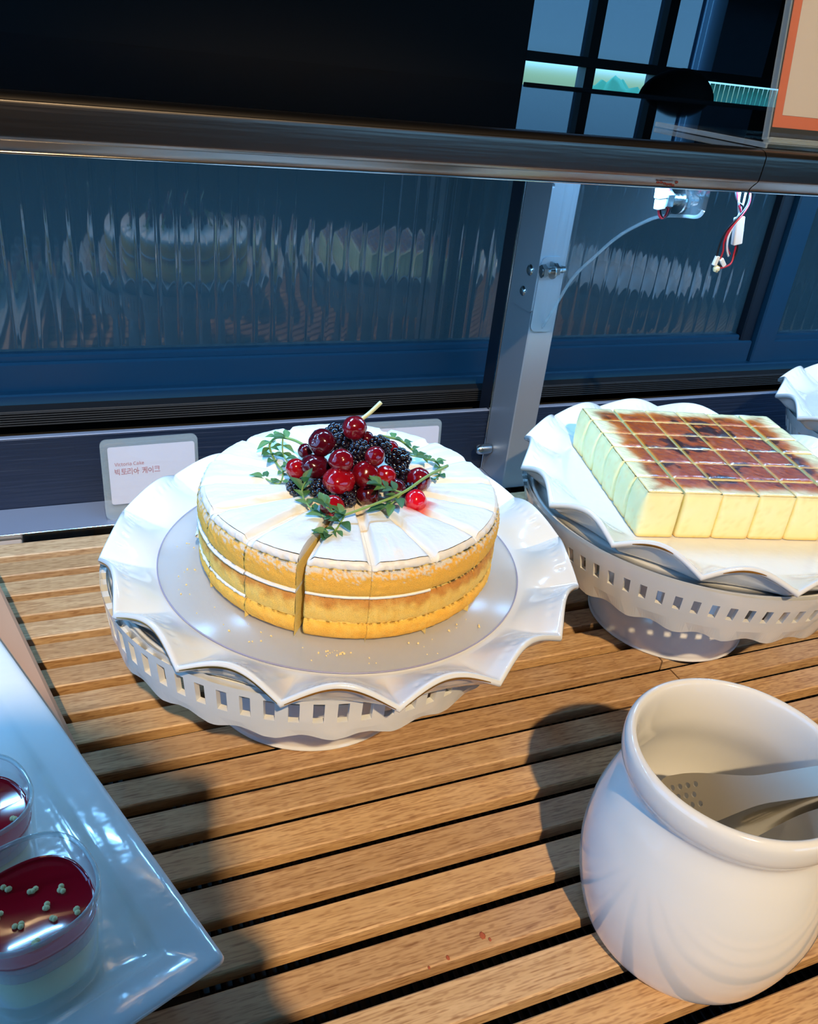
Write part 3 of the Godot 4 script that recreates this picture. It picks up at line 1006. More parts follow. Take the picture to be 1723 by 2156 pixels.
# solid wedge between angles a0, a1; o: r, y0, y1, bulge, crumb, seed, lift (Callable r, a -> added top height), tint (Callable p, kind -> colour)
func wedge(a0: float, a1: float, o: Dictionary) -> ArrayMesh:
	var st := st_new()
	var na := 30
	var nr := 14
	var nv: int = o.get("rows", 7)
	var R: float = o.r
	var crumb: float = o.crumb
	var off := Vector3(float(o.seed) * 3.17, 0, float(o.seed) * 1.7)
	var per := []   # [point 2D, outward 2D, kind]
	for i in na + 1:
		var a := lerpf(a0, a1, float(i) / na)
		per.append([Vector2(cos(a), sin(a)) * R, Vector2(cos(a), sin(a)), 0])
	for i in range(1, nr + 1):
		var r := lerpf(R, 0.0015, float(i) / nr)
		per.append([Vector2(cos(a1), sin(a1)) * r, Vector2(-sin(a1), cos(a1)), 1])
	for i in range(0, nr + 1):
		var r := lerpf(0.0015, R, float(i) / nr)
		per.append([Vector2(cos(a0), sin(a0)) * r, Vector2(sin(a0), -cos(a0)), 1])
	var n := per.size() - 1
	var lift = o.get("lift")
	var tint: Callable = o.tint
	var top := func(x: float, z: float) -> float:
		if lift == null:
			return 0.0
		var r := sqrt(x * x + z * z)
		return lift.call(r, atan2(z, x))
	var bulge: float = o.bulge
	var side := func(u: float, v: float) -> Vector3:
		var q: Array = per[int(round(u * n))]
		var y := lerpf(o.y0, o.y1, v)
		var out: float = (bulge * sin(PI * v) - 0.0011 * pow(absf(2.0 * v - 1.0), 5.0)) if q[2] == 0 else 0.0
		if q[2] == 0:
			out -= float(o.get("foot", 0.0)) * pow(1.0 - v, 2.0)
		var p := Vector3(q[0].x, y, q[0].y)
		var cr := crumb if q[2] == 0 else crumb * 0.35
		var edge := 1.0 - smoothstep(0.62, 0.97, absf(2.0 * v - 1.0))
		out += cr * (nz.get_noise_3dv(p * 210.0 + off) + 0.7 * nz.get_noise_3dv(p * 600.0 + off)) * edge
		p += Vector3(q[1].x, 0, q[1].y) * out
		p.y += v * float(top.call(q[0].x, q[0].y))
		return p
	var kinds := func(u: float, v: float, p: Vector3) -> Color:
		return tint.call(p, per[int(round(u * n))][2], v)
	var first := grid_into(st, n, nv, side, false, kinds, 0)
	var cap := func(u: float, w: float, y: float) -> Vector3:
		var a := lerpf(a0, a1, u)
		var r := lerpf(0.0015, R - 0.0011, w)
		return Vector3(cos(a) * r, y, sin(a) * r)
	first = grid_into(st, na, nr, func(u: float, w: float) -> Vector3:
		var p: Vector3 = cap.call(u, w, o.y1)
		p.y += float(top.call(p.x, p.z))
		return p, false, func(_u: float, _w: float, p: Vector3) -> Color: return tint.call(p, 2, 1.0), first)
	var shrink: float = 1.0 - float(o.get("foot", 0.0)) / R
	grid_into(st, na, 2, func(u: float, w: float) -> Vector3:
		var p: Vector3 = cap.call(u, w, o.y0)
		return Vector3(p.x * shrink, p.y, p.z * shrink), true, func(_u: float, _w: float, p: Vector3) -> Color: return tint.call(p, 3, 0.0), first)
	return done(st)

func sponge_cake() -> void:
	var sponge := painted("sponge", 0.85)
	sponge.subsurf_scatter_enabled = true
	sponge.subsurf_scatter_strength = 0.08
	relief(sponge, 31, 0.09, 7.0, 30.0)
	# open crumb: small darker pores and paler flecks
	var pore := noise_image(512, 512, 0.11, 36, 3)
	var px := pore.get_data()
	var sp := PackedByteArray()
	sp.resize(512 * 512 * 3)
	for i in 512 * 512:
		var q := px[i] / 255.0
		var k := 0.98 - 0.32 * smoothstep(0.60, 0.85, q) + 0.10 * smoothstep(0.40, 0.15, q)
		sp[i * 3] = int(255 * minf(k + 0.02, 1.0))
		sp[i * 3 + 1] = int(255 * minf(k, 1.0))
		sp[i * 3 + 2] = int(255 * minf(k - 0.03, 1.0))
	sponge.albedo_texture = ImageTexture.create_from_image(Image.create_from_data(512, 512, false, Image.FORMAT_RGB8, sp))
	var icing := painted("icing", 0.42)
	relief(icing, 33, 0.03, 3.0, 16.0)
	icing.normal_scale = 0.5
	var cream := painted("cream_filling", 0.45)
	var gold := lin(255, 206, 96)
	var deep := lin(250, 178, 58)
	var crust := lin(190, 112, 44)
	var pale := lin(246, 222, 140)
	var white := lin(232, 232, 230)
	var beige := lin(246, 228, 200)
	var names := ["slice facing the window at the back", "slice behind the pile toward the post", "rear right slice behind the trailing thyme", "right rear slice", "right slice toward the cheesecake",
		"right slice just behind the bright red berry", "right front slice carrying the bright red berry", "front right slice next to the narrow seam's right neighbour", "front slice right of the narrow seam", "front slice between the narrow seam and the open cut",
		"front slice left of the open cut", "left front slice with white filling showing", "left slice with crumbling lower edge", "left slice beneath the looping thyme", "left rear slice toward the price card", "rear slice nearest the price card's far side"]
	for k in 16:
		# slice k is centred on the angle below; 90 degrees points to the viewer
		var mid := deg_to_rad(101.3 - 11.25 - 22.5 * (8 - k) )
		var half := deg_to_rad(11.25) - 0.0008
		var o := thing("cake_slice", "iced sponge " + names[k], "cake slice", CAKE, 0.0, "slices of the berry cake")
		var sd := k * 13 + 5
		var mid_deg := fposmod(rad_to_deg(mid), 360.0)
		var a0 := mid - half
		var a1 := mid + half
		var open := 0.0
		if k == 9:
			a1 -= 0.012        # the open cut lies between these two
		if k == 10:
			a0 += 0.040
		var r := CAKE_R + 0.0008 * (hash1(sd) - 0.5)
		var left := smoothstep(135.0, 165.0, mid_deg) * smoothstep(235.0, 200.0, mid_deg)
		var tint_low := func(p: Vector3, kind: int, v: float) -> Color:
			if kind > 0:
				return pale
			var n := nz.get_noise_3dv(p * 130.0) * 0.5 + 0.5
			return mix3(mix3(deep, gold, n * 1.1), crust, smoothstep(0.30, 0.0, v) * 0.5 * n)
		var tint_mid := func(p: Vector3, kind: int, v: float) -> Color:
			if kind > 0:
				return pale
			var n := nz.get_noise_3dv(p * 120.0 + Vector3(4, 0, 0)) * 0.5 + 0.5
			return mix3(mix3(pale, gold, 0.4 + n * 0.7), crust, smoothstep(0.45, 0.95, v + (n - 0.5) * 0.5) * 0.8)
		var tint_top := func(p: Vector3, kind: int, v: float) -> Color:
			if kind > 0:
				return pale
			var n := nz.get_noise_3dv(p * 420.0) * 0.5 + 0.5
			var big := nz.get_noise_3dv(p * 60.0 + Vector3(9, 0, 0))
			var sugar := smoothstep(0.46, 0.62, n + (v - 0.85) * 0.85 + big * 0.14)
			return mix3(mix3(deep, gold, 0.35 + 0.4 * n), white, sugar * 0.85)
		mi("bottom_sponge", wedge(a0, a1, {"r": r, "y0": 0.0, "y1": 0.0140, "foot": 0.0038, "bulge": 0.0012, "rows": 11, "crumb": 0.0007, "seed": sd, "tint": tint_low}), sponge, o)
		var c1 := -0.0010 + 0.0052 * left * (0.5 + 0.6 * hash1(sd + 4.0))
		mi("lower_filling", wedge(a0, a1, {"r": r - 0.0025 + c1, "y0": 0.0138, "y1": 0.0155 + 0.0016 * left, "bulge": 0.0012, "crumb": 0.0009, "seed": sd + 1, "tint": func(_p: Vector3, _k: int, _v: float) -> Color: return white}), cream, o)
		mi("middle_sponge", wedge(a0, a1, {"r": r - 0.0006, "y0": lerpf(0.0140, 0.0153, left), "y1": 0.0318, "bulge": 0.0011, "rows": 11, "crumb": 0.0008, "seed": sd + 2, "tint": tint_mid}), sponge, o)
		var fat := 0.0003 + 0.0016 * smoothstep(110.0, 150.0, mid_deg) - (0.0022 if mid_deg < 75.0 or mid_deg > 250.0 else 0.0)
		mi("upper_filling", wedge(a0, a1, {"r": r - 0.0014 + fat, "y0": 0.0315, "y1": 0.0340, "bulge": 0.0008, "crumb": 0.0003, "seed": sd + 3, "tint": func(_p: Vector3, _k: int, _v: float) -> Color: return white}), cream, o)
		mi("top_sponge", wedge(a0, a1, {"r": r, "y0": 0.0337, "y1": 0.0512, "bulge": 0.0010, "rows": 16, "crumb": 0.0007, "seed": sd + 4, "tint": tint_top}), sponge, o)
		var r_ic := r - 0.0026
		var ridge := 0.0042
		var lift := func(rr: float, a: float) -> float:
			var d := wrapf(a - mid, -PI, PI)
			var to_side: float = minf((half - d) * 0.75, (half + d) * 1.3) * rr
			var shift := 0.0022 + 0.0012 * hash1(sd + 2.0)
			var plateau := smoothstep(shift * 0.8, shift + 0.0011, to_side + 0.0006 * nz.get_noise_2d(rr * 160.0, sd))
			var rim := smoothstep(0.0, 0.0035, r_ic - rr)
			var sw := nz.get_noise_3d(cos(a) * rr * 90.0, sd * 0.31, sin(a) * rr * 90.0) * 0.0008
			return (0.0006 + ridge * plateau + sw * plateau) * (0.55 + 0.45 * rim) + 0.0016 * smoothstep(0.03, 0.09, rr) * 0.4
		var tint_ic := func(p: Vector3, kind: int, _v: float) -> Color:
			var a := wrapf(atan2(p.z, p.x) - mid, -PI, PI)
			var to_side: float = (half - absf(a)) * Vector2(p.x, p.z).length()
			var n := nz.get_noise_3dv(p * 260.0)
			var c := mix3(white, beige, (1.0 - smoothstep(0.0014, 0.0032, to_side)) * 0.8 if kind == 2 else 0.25)
			c = mix3(c, beige, smoothstep(0.42, 0.5, nz.get_noise_3dv(p * 75.0 + Vector3(0, 3, 7))) * 0.7)
			# pink juice soaked in round the bright berry
			var dj := Vector2(p.x + CAKE.x - 0.2010, p.z + CAKE.z + 0.4285).length()
			return mix3(c, lin(226, 120, 120), smoothstep(0.0125, 0.008, dj + n * 0.003))
		mi("icing", wedge(a0, a1, {"r": r_ic, "y0": 0.0500, "y1": 0.0528, "bulge": 0.0012, "crumb": 0.0010, "seed": sd + 5, "tint": tint_ic, "lift": lift}), icing, o)
		o.position.y += 0.0006 * (hash1(sd + 7.0) - 0.5)
	# crumbs fallen on the disc and the plate
	var st := st_new(false)
	rng.seed = 99
	for k in 60:
		var a := deg_to_rad(rng.randf_range(60.0, 200.0)) if k < 44 else deg_to_rad(112.0 + rng.randf_range(-5, 5))
		var r := rng.randf_range(0.1035, 0.120) if k < 44 else rng.randf_range(0.107, 0.112)
		var s := rng.randf_range(0.0005, 0.0014)
		put_cbox(st, Vector3(s, s * 0.7, s * 0.9), s * 0.2, Transform3D(Basis.from_euler(Vector3(rng.randf() * 3, rng.randf() * 3, rng.randf() * 3)), Vector3(cos(a) * r, s * 0.5 - 0.0005, sin(a) * r)))
	var cr := mi("cake_crumbs", done(st), mat("crumb", 240, 214, 150, 0.9))
	cr.position = CAKE
	cr.set_meta("kind", "stuff")
	tag(cr, "pale crumbs scattered on the disc around the berry cake", "crumbs")

# ---------------------------------------------------------------- berries and thyme
func cranberry_mesh(sd: int) -> ArrayMesh:
	return grid(28, 18, func(u: float, v: float) -> Vector3:
		var d := Vector3(sin(v * PI) * cos(u * TAU), cos(v * PI), sin(v * PI) * sin(u * TAU))
		var n := nz.get_noise_3dv(d * 1.1 + Vector3(sd * 5.1, 0, 0))
		var wr := nz.get_noise_3dv(Vector3(d.x * 3.0, d.y * 1.2, d.z * 3.0) + Vector3(0, sd * 3.3, 0))
		var dimple := 0.10 * exp(-pow(v / 0.10, 2.0))
		return d * (1.0 + 0.07 * n + 0.035 * wr - dimple))

func blackberry_mesh(sd: int) -> ArrayMesh:
	var st := st_new()
	var first := 0
	var k := 0
	for i in 34:
		var y := 1.0 - (i + 0.5) / 17.0
		var a := i * 2.39996 + sd
		var c := Vector3(sqrt(1.0 - y * y) * cos(a) * 0.74, y * 0.86, sqrt(1.0 - y * y) * sin(a) * 0.74)
		var r := 0.27 + 0.05 * hash1(i + sd)
		first = grid_into(st, 9, 6, func(u: float, v: float) -> Vector3:
			return c + Vector3(sin(v * PI) * cos(u * TAU), cos(v * PI), sin(v * PI) * sin(u * TAU)) * r, false, null, first)
		k += 1
	return done(st)

func berries_and_thyme() -> void:
	var reds := []
	for q in [["cranberry_deep", 112, 6, 22], ["cranberry_wine", 74, 5, 20], ["cranberry_red", 150, 8, 22], ["cranberry_bright", 214, 16, 40]]:
		var m := mat(q[0], q[1], q[2], q[3], 0.16)
		m.clearcoat_enabled = true
		m.clearcoat = 1.0
		m.clearcoat_roughness = 0.04
		m.subsurf_scatter_enabled = true
		m.subsurf_scatter_strength = 0.1
		reds.append(m)
	var inky := mat("blackberry_skin", 20, 12, 26, 0.14)
	inky.clearcoat_enabled = true
	inky.clearcoat = 1.0
	inky.clearcoat_roughness = 0.05
	var cm := []
	for k in 4:
		cm.append(cranberry_mesh(k))
	# x, y, z, radius, tone, label
	var cr := [
		[0.1696, 0.2105, -0.4696, 0.0079, 0, "topmost glossy cranberry crowning the berry pile"],
		[0.1499, 0.1990, -0.4750, 0.0089, 1, "large dark cranberry at the upper left of the pile"],
		[0.1424, 0.1880, -0.4870, 0.0050, 1, "small dark cranberry tucked behind the upper left of the pile"],
		[0.1316, 0.1840, -0.4706, 0.0066, 2, "bright cranberry at the pile's left end beside the looping thyme"],
		[0.1433, 0.1865, -0.4665, 0.0090, 1, "oval wine-dark cranberry at middle left of the pile"],
		[0.1345, 0.1755, -0.4780, 0.0050, 2, "small cranberry low at left under its brighter neighbour"],
		[0.1552, 0.1975, -0.4500, 0.0077, 0, "wrinkled red cranberry at the centre of the pile"],
		[0.1533, 0.1855, -0.4460, 0.0098, 2, "big oval cranberry at front centre of the pile"],
		[0.1720, 0.1870, -0.4494, 0.0091, 0, "big round cranberry right of the front centre one"],
		[0.1772, 0.1995, -0.4492, 0.0065, 0, "small round cranberry above the front row, below the blackberries"],
		[0.1846, 0.1865, -0.4455, 0.0067, 2, "cranberry half hidden at right of the front row"],
		[0.1720, 0.1758, -0.4415, 0.0073, 1, "dark cranberry resting on icing behind the long thyme stem"],
		[0.1447, 0.1758, -0.4304, 0.0077, 2, "lone cranberry on icing circled by the thyme curl at front left"],
		[0.1904, 0.1800, -0.4390, 0.0062, 1, "dark cranberry peeking above the thyme fork"],
		[0.2100, 0.1790, -0.4498, 0.0083, 0, "cranberry at the right end of the pile above the thyme tip"],
		[0.2004, 0.1752, -0.4295, 0.0072, 3, "bright scarlet berry leaking juice on icing at the right front"],
		[0.1800, 0.2000, -0.4740, 0.0052, 1, "small cranberry just below and behind the topmost one"],
		[0.1975, 0.1930, -0.4720, 0.0050, 0, "small cranberry behind the right blackberries"],
	]
	for k in cr.size():
		var q: Array = cr[k]
		var o := mi("cranberry", cm[k % 4], reds[q[4]])
		o.position = Vector3(q[0], q[1], q[2])
		o.scale = Vector3(q[3], q[3] * (0.88 if k in [4, 7] else 0.97), q[3]) * 1.03
		o.rotation = Vector3(hash1(k) * 2.0, hash1(k + 9.0) * TAU, hash1(k + 4.0) * 2.0) if not k in [4, 7] else Vector3(0, 0.5, -0.25)
		if k in [4, 7]:
			o.scale.x *= 1.12
		tag(o, q[5], "cranberry", "cranberries on the cake")
	var bm := [blackberry_mesh(1), blackberry_mesh(2)]
	var bk := [
		[0.1640, 0.1960, -0.4900, 0.0086, "blackberry at the back of the pile left of the topmost cranberry"],
		[0.1625, 0.1985, -0.4740, 0.0072, "blackberry below the rear one, right of the large dark cranberry"],
		[0.1706, 0.2000, -0.4600, 0.0068, "glossy blackberry directly below the topmost cranberry"],
		[0.1866, 0.1985, -0.4650, 0.0074, "round blackberry right of the topmost cranberry"],
		[0.1690, 0.1930, -0.4570, 0.0058, "small blackberry wedged in the centre of the pile"],
		[0.2011, 0.1870, -0.4660, 0.0084, "large blackberry at the upper right of the pile"],
		[0.1990, 0.1800, -0.4570, 0.0078, "blackberry under the large right one"],
		[0.1300, 0.1740, -0.4638, 0.0060, "blackberry at the pile's left foot on the icing"],
		[0.2010, 0.1760, -0.4420, 0.0052, "small blackberry between the thyme fork and the right end cranberry"],
		[0.1432, 0.1765, -0.4535, 0.0074, "blackberry in the shadowed gap below the oval dark cranberry"],
		[0.1560, 0.1755, -0.4395, 0.0074, "blackberry lying on icing under the front centre cranberry"],
		[0.1660, 0.1765, -0.4540, 0.0080, "blackberry buried at the base of the pile's middle"],
		[0.1800, 0.1765, -0.4600, 0.0082, "blackberry buried at the base toward the right"],
		[0.1530, 0.1770, -0.4720, 0.0085, "blackberry buried at the base toward the left rear"],
		[0.1720, 0.1780, -0.4800, 0.0085, "blackberry buried at the base toward the back"],
		[0.1590, 0.1860, -0.4620, 0.0070, "blackberry deep in the middle of the pile"],
	]
	for k in bk.size():
		var q: Array = bk[k]
		var o := mi("blackberry", bm[k % 2], inky)
		o.position = Vector3(q[0], q[1], q[2])
		o.scale = Vector3.ONE * q[3]
		o.rotation = Vector3(hash1(k) * 3.0, hash1(k + 9.0) * TAU, hash1(k + 4.0) * 3.0)
		tag(o, q[4], "blackberry", "blackberries on the cake")
	# thyme
	var stem := mat("thyme_stem", 128, 158, 84, 0.5)
	var lf := mat("thyme_leaf", 58, 98, 58, 0.55)
	lf.backlight_enabled = true
	lf.backlight = Color(0.25, 0.4, 0.15)
	var lf2 := mat("thyme_leaf_pale", 84, 126, 74, 0.55)
	lf2.backlight_enabled = true
	lf2.backlight = Color(0.25, 0.4, 0.15)
	var leaf := grid(6, 8, func(u: float, v: float) -> Vector3:
		var w := sin(PI * pow(v, 0.8)) * 0.27
		var x := (u * 2.0 - 1.0) * w
		return Vector3(x, 0.55 * x * x / 0.24 - 0.12 * v * v, v))
	var sprigs := [
		["long thyme sprig curling across the front of the berry pile", [[Vector3(0.2310, 0.1870, -0.4510), Vector3(0.2090, 0.1885, -0.4357), Vector3(0.1885, 0.1850, -0.4243), Vector3(0.1669, 0.1810, -0.4196), Vector3(0.1488, 0.1770, -0.4181), Vector3(0.1393, 0.1745, -0.4211), Vector3(0.1337, 0.1735, -0.4318), Vector3(0.1311, 0.1740, -0.4449), Vector3(0.1316, 0.1770, -0.4540), Vector3(0.1339, 0.1840, -0.4535)],
			[Vector3(0.1885, 0.1850, -0.4243), Vector3(0.1801, 0.1800, -0.4206), Vector3(0.1753, 0.1740, -0.4251)], [Vector3(0.1488, 0.1770, -0.4181), Vector3(0.1388, 0.1840, -0.4127), Vector3(0.1340, 0.1860, -0.4169)], [Vector3(0.1885, 0.1850, -0.4243), Vector3(0.1800, 0.186, -0.4300), Vector3(0.1740, 0.1868, -0.4330)], [Vector3(0.1488, 0.1770, -0.4181), Vector3(0.140, 0.1730, -0.4080), Vector3(0.1330, 0.1715, -0.4055)]], 0.15, 0.0085],
		["looping thyme sprig arching left of the berry pile", [[Vector3(0.1436, 0.1900, -0.4896), Vector3(0.1384, 0.1880, -0.5058), Vector3(0.1301, 0.1860, -0.5150), Vector3(0.1260, 0.1790, -0.5194), Vector3(0.1258, 0.1750, -0.5120), Vector3(0.1265, 0.1735, -0.4987), Vector3(0.1277, 0.1730, -0.4880), Vector3(0.1212, 0.1725, -0.4731), Vector3(0.1144, 0.1720, -0.4833)],
			[Vector3(0.1327, 0.1870, -0.5101), Vector3(0.1317, 0.1790, -0.5050), Vector3(0.1328, 0.1760, -0.4938)]], 0.1, 0.0075],
		["thyme sprig trailing down the right of the berry pile", [[Vector3(0.1938, 0.1980, -0.4808), Vector3(0.2107, 0.1900, -0.4888), Vector3(0.2190, 0.1840, -0.4843), Vector3(0.2281, 0.1780, -0.4818), Vector3(0.2371, 0.1745, -0.4818), Vector3(0.2363, 0.1730, -0.4704), Vector3(0.2270, 0.1725, -0.4593)],
			[Vector3(0.1986, 0.1950, -0.4688), Vector3(0.2092, 0.1880, -0.4708), Vector3(0.2248, 0.1800, -0.4794)]], 0.05, 0.0062],
		["pale bare thyme stalk sticking up behind the topmost cranberry", [[Vector3(0.1640, 0.2010, -0.4800), Vector3(0.1740, 0.2115, -0.4765), Vector3(0.1821, 0.2165, -0.4780), Vector3(0.1907, 0.2230, -0.4802)]], 0.9, 0.0075],
	]
	for i in sprigs.size():
		var q: Array = sprigs[i]
		var o := thing("thyme_sprig", q[0], "herb sprig", q[1][0][0], 0.0, "thyme sprigs on the cake")
		var at: Vector3 = q[1][0][0]
		for b in q[1].size():
			var line: Array = smooth3(q[1][b], 6)
			for j in line.size():
				line[j] -= at
			var thick := 0.00105 if b == 0 else 0.0006
			mi("stem", tube(line, thick if i != 3 else 0.0013, 0.0005 if i != 3 else 0.0015, 7), stem if i != 3 else mat("thyme_stalk_pale", 206, 212, 168, 0.6), o)
			var len := float(line.size())
			var step := 4 if b == 0 else 3
			for j in range(step, line.size(), step):
				if j / len < q[2] or (i == 0 and b == 0 and j / len < 0.42 and hash1(j) < 0.85):
					continue
				var d: Vector3 = (line[j] - line[j - 1]).normalized()
				var side: Vector3 = d.cross(Vector3.UP).normalized()
				for s in [-1.0, 1.0]:
					if hash1(j * 3.1 + s + i * 7.0) < 0.12:
						continue
					var lm := mi("leaf", leaf, lf if hash1(j + s * 2.0 + i) < 0.6 else lf2, o)
					var dir: Vector3 = (d * 0.75 + side * s * (0.55 + 0.5 * hash1(j + s)) + Vector3.UP * (0.15 + 0.5 * hash1(j * 1.7 + s))).normalized()
					var L: float = q[3] * 1.3 * (0.65 + 0.6 * hash1(j * 2.3 + s * 1.1))
					lm.basis = Basis.looking_at(-dir, Vector3.UP).scaled(Vector3.ONE * L)
					lm.position = line[j]

# ---------------------------------------------------------------- cheesecake cut six by six
func cheesecake() -> void:
	var o0 := Vector3(0.3865, 0.1252, -0.4280)
	var ex := Vector3(0.1748, 0, 0.0447).normalized()     # along the front edge, to the right
	var ez := Vector3(0.0400, 0, -0.1590).normalized()    # from front to back
	var pw := 0.0301
	var pd := 0.0273
	var curd := painted("cheesecake_curd", 0.62)
	curd.subsurf_scatter_enabled = true
	curd.subsurf_scatter_strength = 0.1
	var burnt := painted("scorched_top", 0.22)
	burnt.clearcoat_enabled = true
	burnt.clearcoat = 0.8
	burnt.clearcoat_roughness = 0.12
	relief(burnt, 51, 0.06, 4.0, 26.0)
	var pale := lin(250, 238, 172)
	var rind := lin(248, 192, 84)
	var red := lin(148, 52, 16)
	var amber := lin(206, 110, 38)
	var char := lin(30, 18, 16)
	var hgt := 0.0365
	var rows := ["front", "second", "third", "fourth", "fifth", "rear"]
	var cols := ["leftmost", "second from left", "third from left", "fourth from left", "fifth from left", "rightmost"]
	for i in 6:
		for j in 6:
			var o := thing("cheesecake_piece", "scorched cheesecake square, %s in the %s row" % [cols[i], rows[j]], "cheesecake", Vector3.ZERO, 0.0, "cheesecake squares")
			var sd := i * 17.0 + j * 5.0
			var gap := 0.00022
			var cx := (i + 0.5) * pw + (hash1(sd) - 0.5) * 0.0005
			var cz := (j + 0.5) * pd + (hash1(sd + 1.0) - 0.5) * 0.0005
			if i == 5:
				cx += 0.0022
			if i == 0:
				cx -= 0.0010
			var base := o0 + ex * cx + ez * cz
			o.position = base
			o.basis = Basis(ex, Vector3.UP, -ez)
			var hw := pw / 2 - gap
			var hd := pd / 2 - gap
			var h := hgt + (hash1(sd + 2.0) - 0.5) * 0.0008
			var lean := (hash1(sd + 3.0) - 0.5) * 0.02
			# body: four walls, with the outer cake edge leaning in and pitted
			var side := func(u: float, v: float) -> Vector3:
				var q := fposmod(u * 4.0, 4.0)
				var e := int(q) % 4
				var f := q - floorf(q)
				if u >= 1.0:
					e = 0
					f = 0.0
				var c: Vector2 = [Vector2(-hw + 2 * hw * f, hd), Vector2(hw, hd - 2 * hd * f), Vector2(hw - 2 * hw * f, -hd), Vector2(-hw, -hd + 2 * hd * f)][e]
				var rnd := pow(maxf(absf(c.x) / hw, 0.0), 10.0) * pow(absf(c.y) / hd, 10.0)
				c *= 1.0 - 0.05 * rnd
				var p := Vector3(c.x, h * v, c.y)
				var outer := 1.0 if (i == 0 and e == 3) or (j == 0 and e == 0) or (i == 5 and e == 1) or (j == 5 and e == 2) else 0.0
				var nrm: Vector3 = [Vector3(0, 0, 1), Vector3(1, 0, 0), Vector3(0, 0, -1), Vector3(-1, 0, 0)][e]
				var n := nz.get_noise_3dv((p + base) * 260.0)
				p += nrm * (0.0002 * n + outer * (0.0016 * sin(PI * clampf(v * 0.85, 0, 1)) + (0.0006 * n if i == 0 and e == 3 else 0.0) - 0.0016 * pow(v, 8.0) - 0.0008 * v))
				p.x += lean * p.y * 0.3
				return p
			var tone := func(_u: float, v: float, p: Vector3) -> Color:
				var w := p + base
				var n := nz.get_noise_3dv(w * 300.0)
				var c := mix3(pale, lin(252, 244, 190), 0.5 + 0.5 * nz.get_noise_3dv(w * 60.0))
				c = mix3(c, rind, smoothstep(0.10, 0.0, v) * 0.7 + smoothstep(0.25, 0.4, n) * 0.2)
				return mix3(c, lin(96, 52, 22), smoothstep(0.95, 1.0, v + 0.05 * n) * 0.18)
			mi("body", grid(40, 12, side, false, tone), curd, o)
			# scorched skin on top
			var top := func(u: float, v: float) -> Vector3:
				var x := lerpf(-hw, hw, u)
				var z := lerpf(-hd, hd, v)
				var ed := minf(minf(u, 1.0 - u) * 2 * hw, minf(v, 1.0 - v) * 2 * hd)
				var y := h + 0.0009 * smoothstep(0.0, 0.003, ed) + 0.0004 * nz.get_noise_3dv((Vector3(x, 0, z) + base) * 220.0)
				if ed <= 0.0001:
					y = h - 0.0002
				var inx := 1.0 - 0.05 * pow(absf(x) / hw, 10.0) * pow(absf(z) / hd, 10.0)
				var px := x * inx + lean * h * 0.3
				if i == 0 and u < 0.5:
					px += 0.0024 * pow(1.0 - u * 2.0, 4.0)
				if j == 0 and v > 0.5:
					z -= 0.0024 * pow(v * 2.0 - 1.0, 4.0)
				return Vector3(px, y, z * inx)
			var skin := func(u: float, v: float, p: Vector3) -> Color:
				var gx := (i + u) / 6.0
				var gz := (j + 1.0 - v) / 6.0
				var w := Vector3(gx * 0.18, 0, gz * 0.164)
				var n := nz.get_noise_3dv(w * 45.0 + Vector3(3, 0, 0))
				var n2 := nz.get_noise_3dv(w * 160.0)
				var rim := minf(minf(gx * 1.1, (1.0 - gx) * 1.0), minf(gz * 1.4, (1.0 - gz) * 1.25))
				var heat := smoothstep(0.0, 0.20, rim + n * 0.05)
				var c := mix3(mix3(pale, lin(250, 240, 196), 0.5), amber, smoothstep(0.05, 0.6, heat))
				c = mix3(c, red, smoothstep(0.45, 1.0, heat) * (0.72 + 0.35 * n2))
				# scorching gathers along some cut edges
				var ed := minf(minf(u, 1.0 - u), minf(v, 1.0 - v))
				var patch := nz.get_noise_3dv(w * 26.0 + Vector3(7, 2, 1))
				c = mix3(c, char, smoothstep(0.10, 0.34, patch + 0.30 * smoothstep(0.22, 0.02, ed) + 0.18 * n2 - 0.12) * heat * 0.92)
				# dusted pale bloom
				c = mix3(c, lin(214, 150, 120), smoothstep(0.22, 0.5, nz.get_noise_3dv(w * 70.0 + Vector3(1, 5, 9))) * 0.2 * heat)
				return mix3(c, rind, smoothstep(0.032, 0.004, ed + 0.015 * n2) * 0.6)
			mi("scorched_skin", grid(16, 16, top, false, skin), burnt, o)

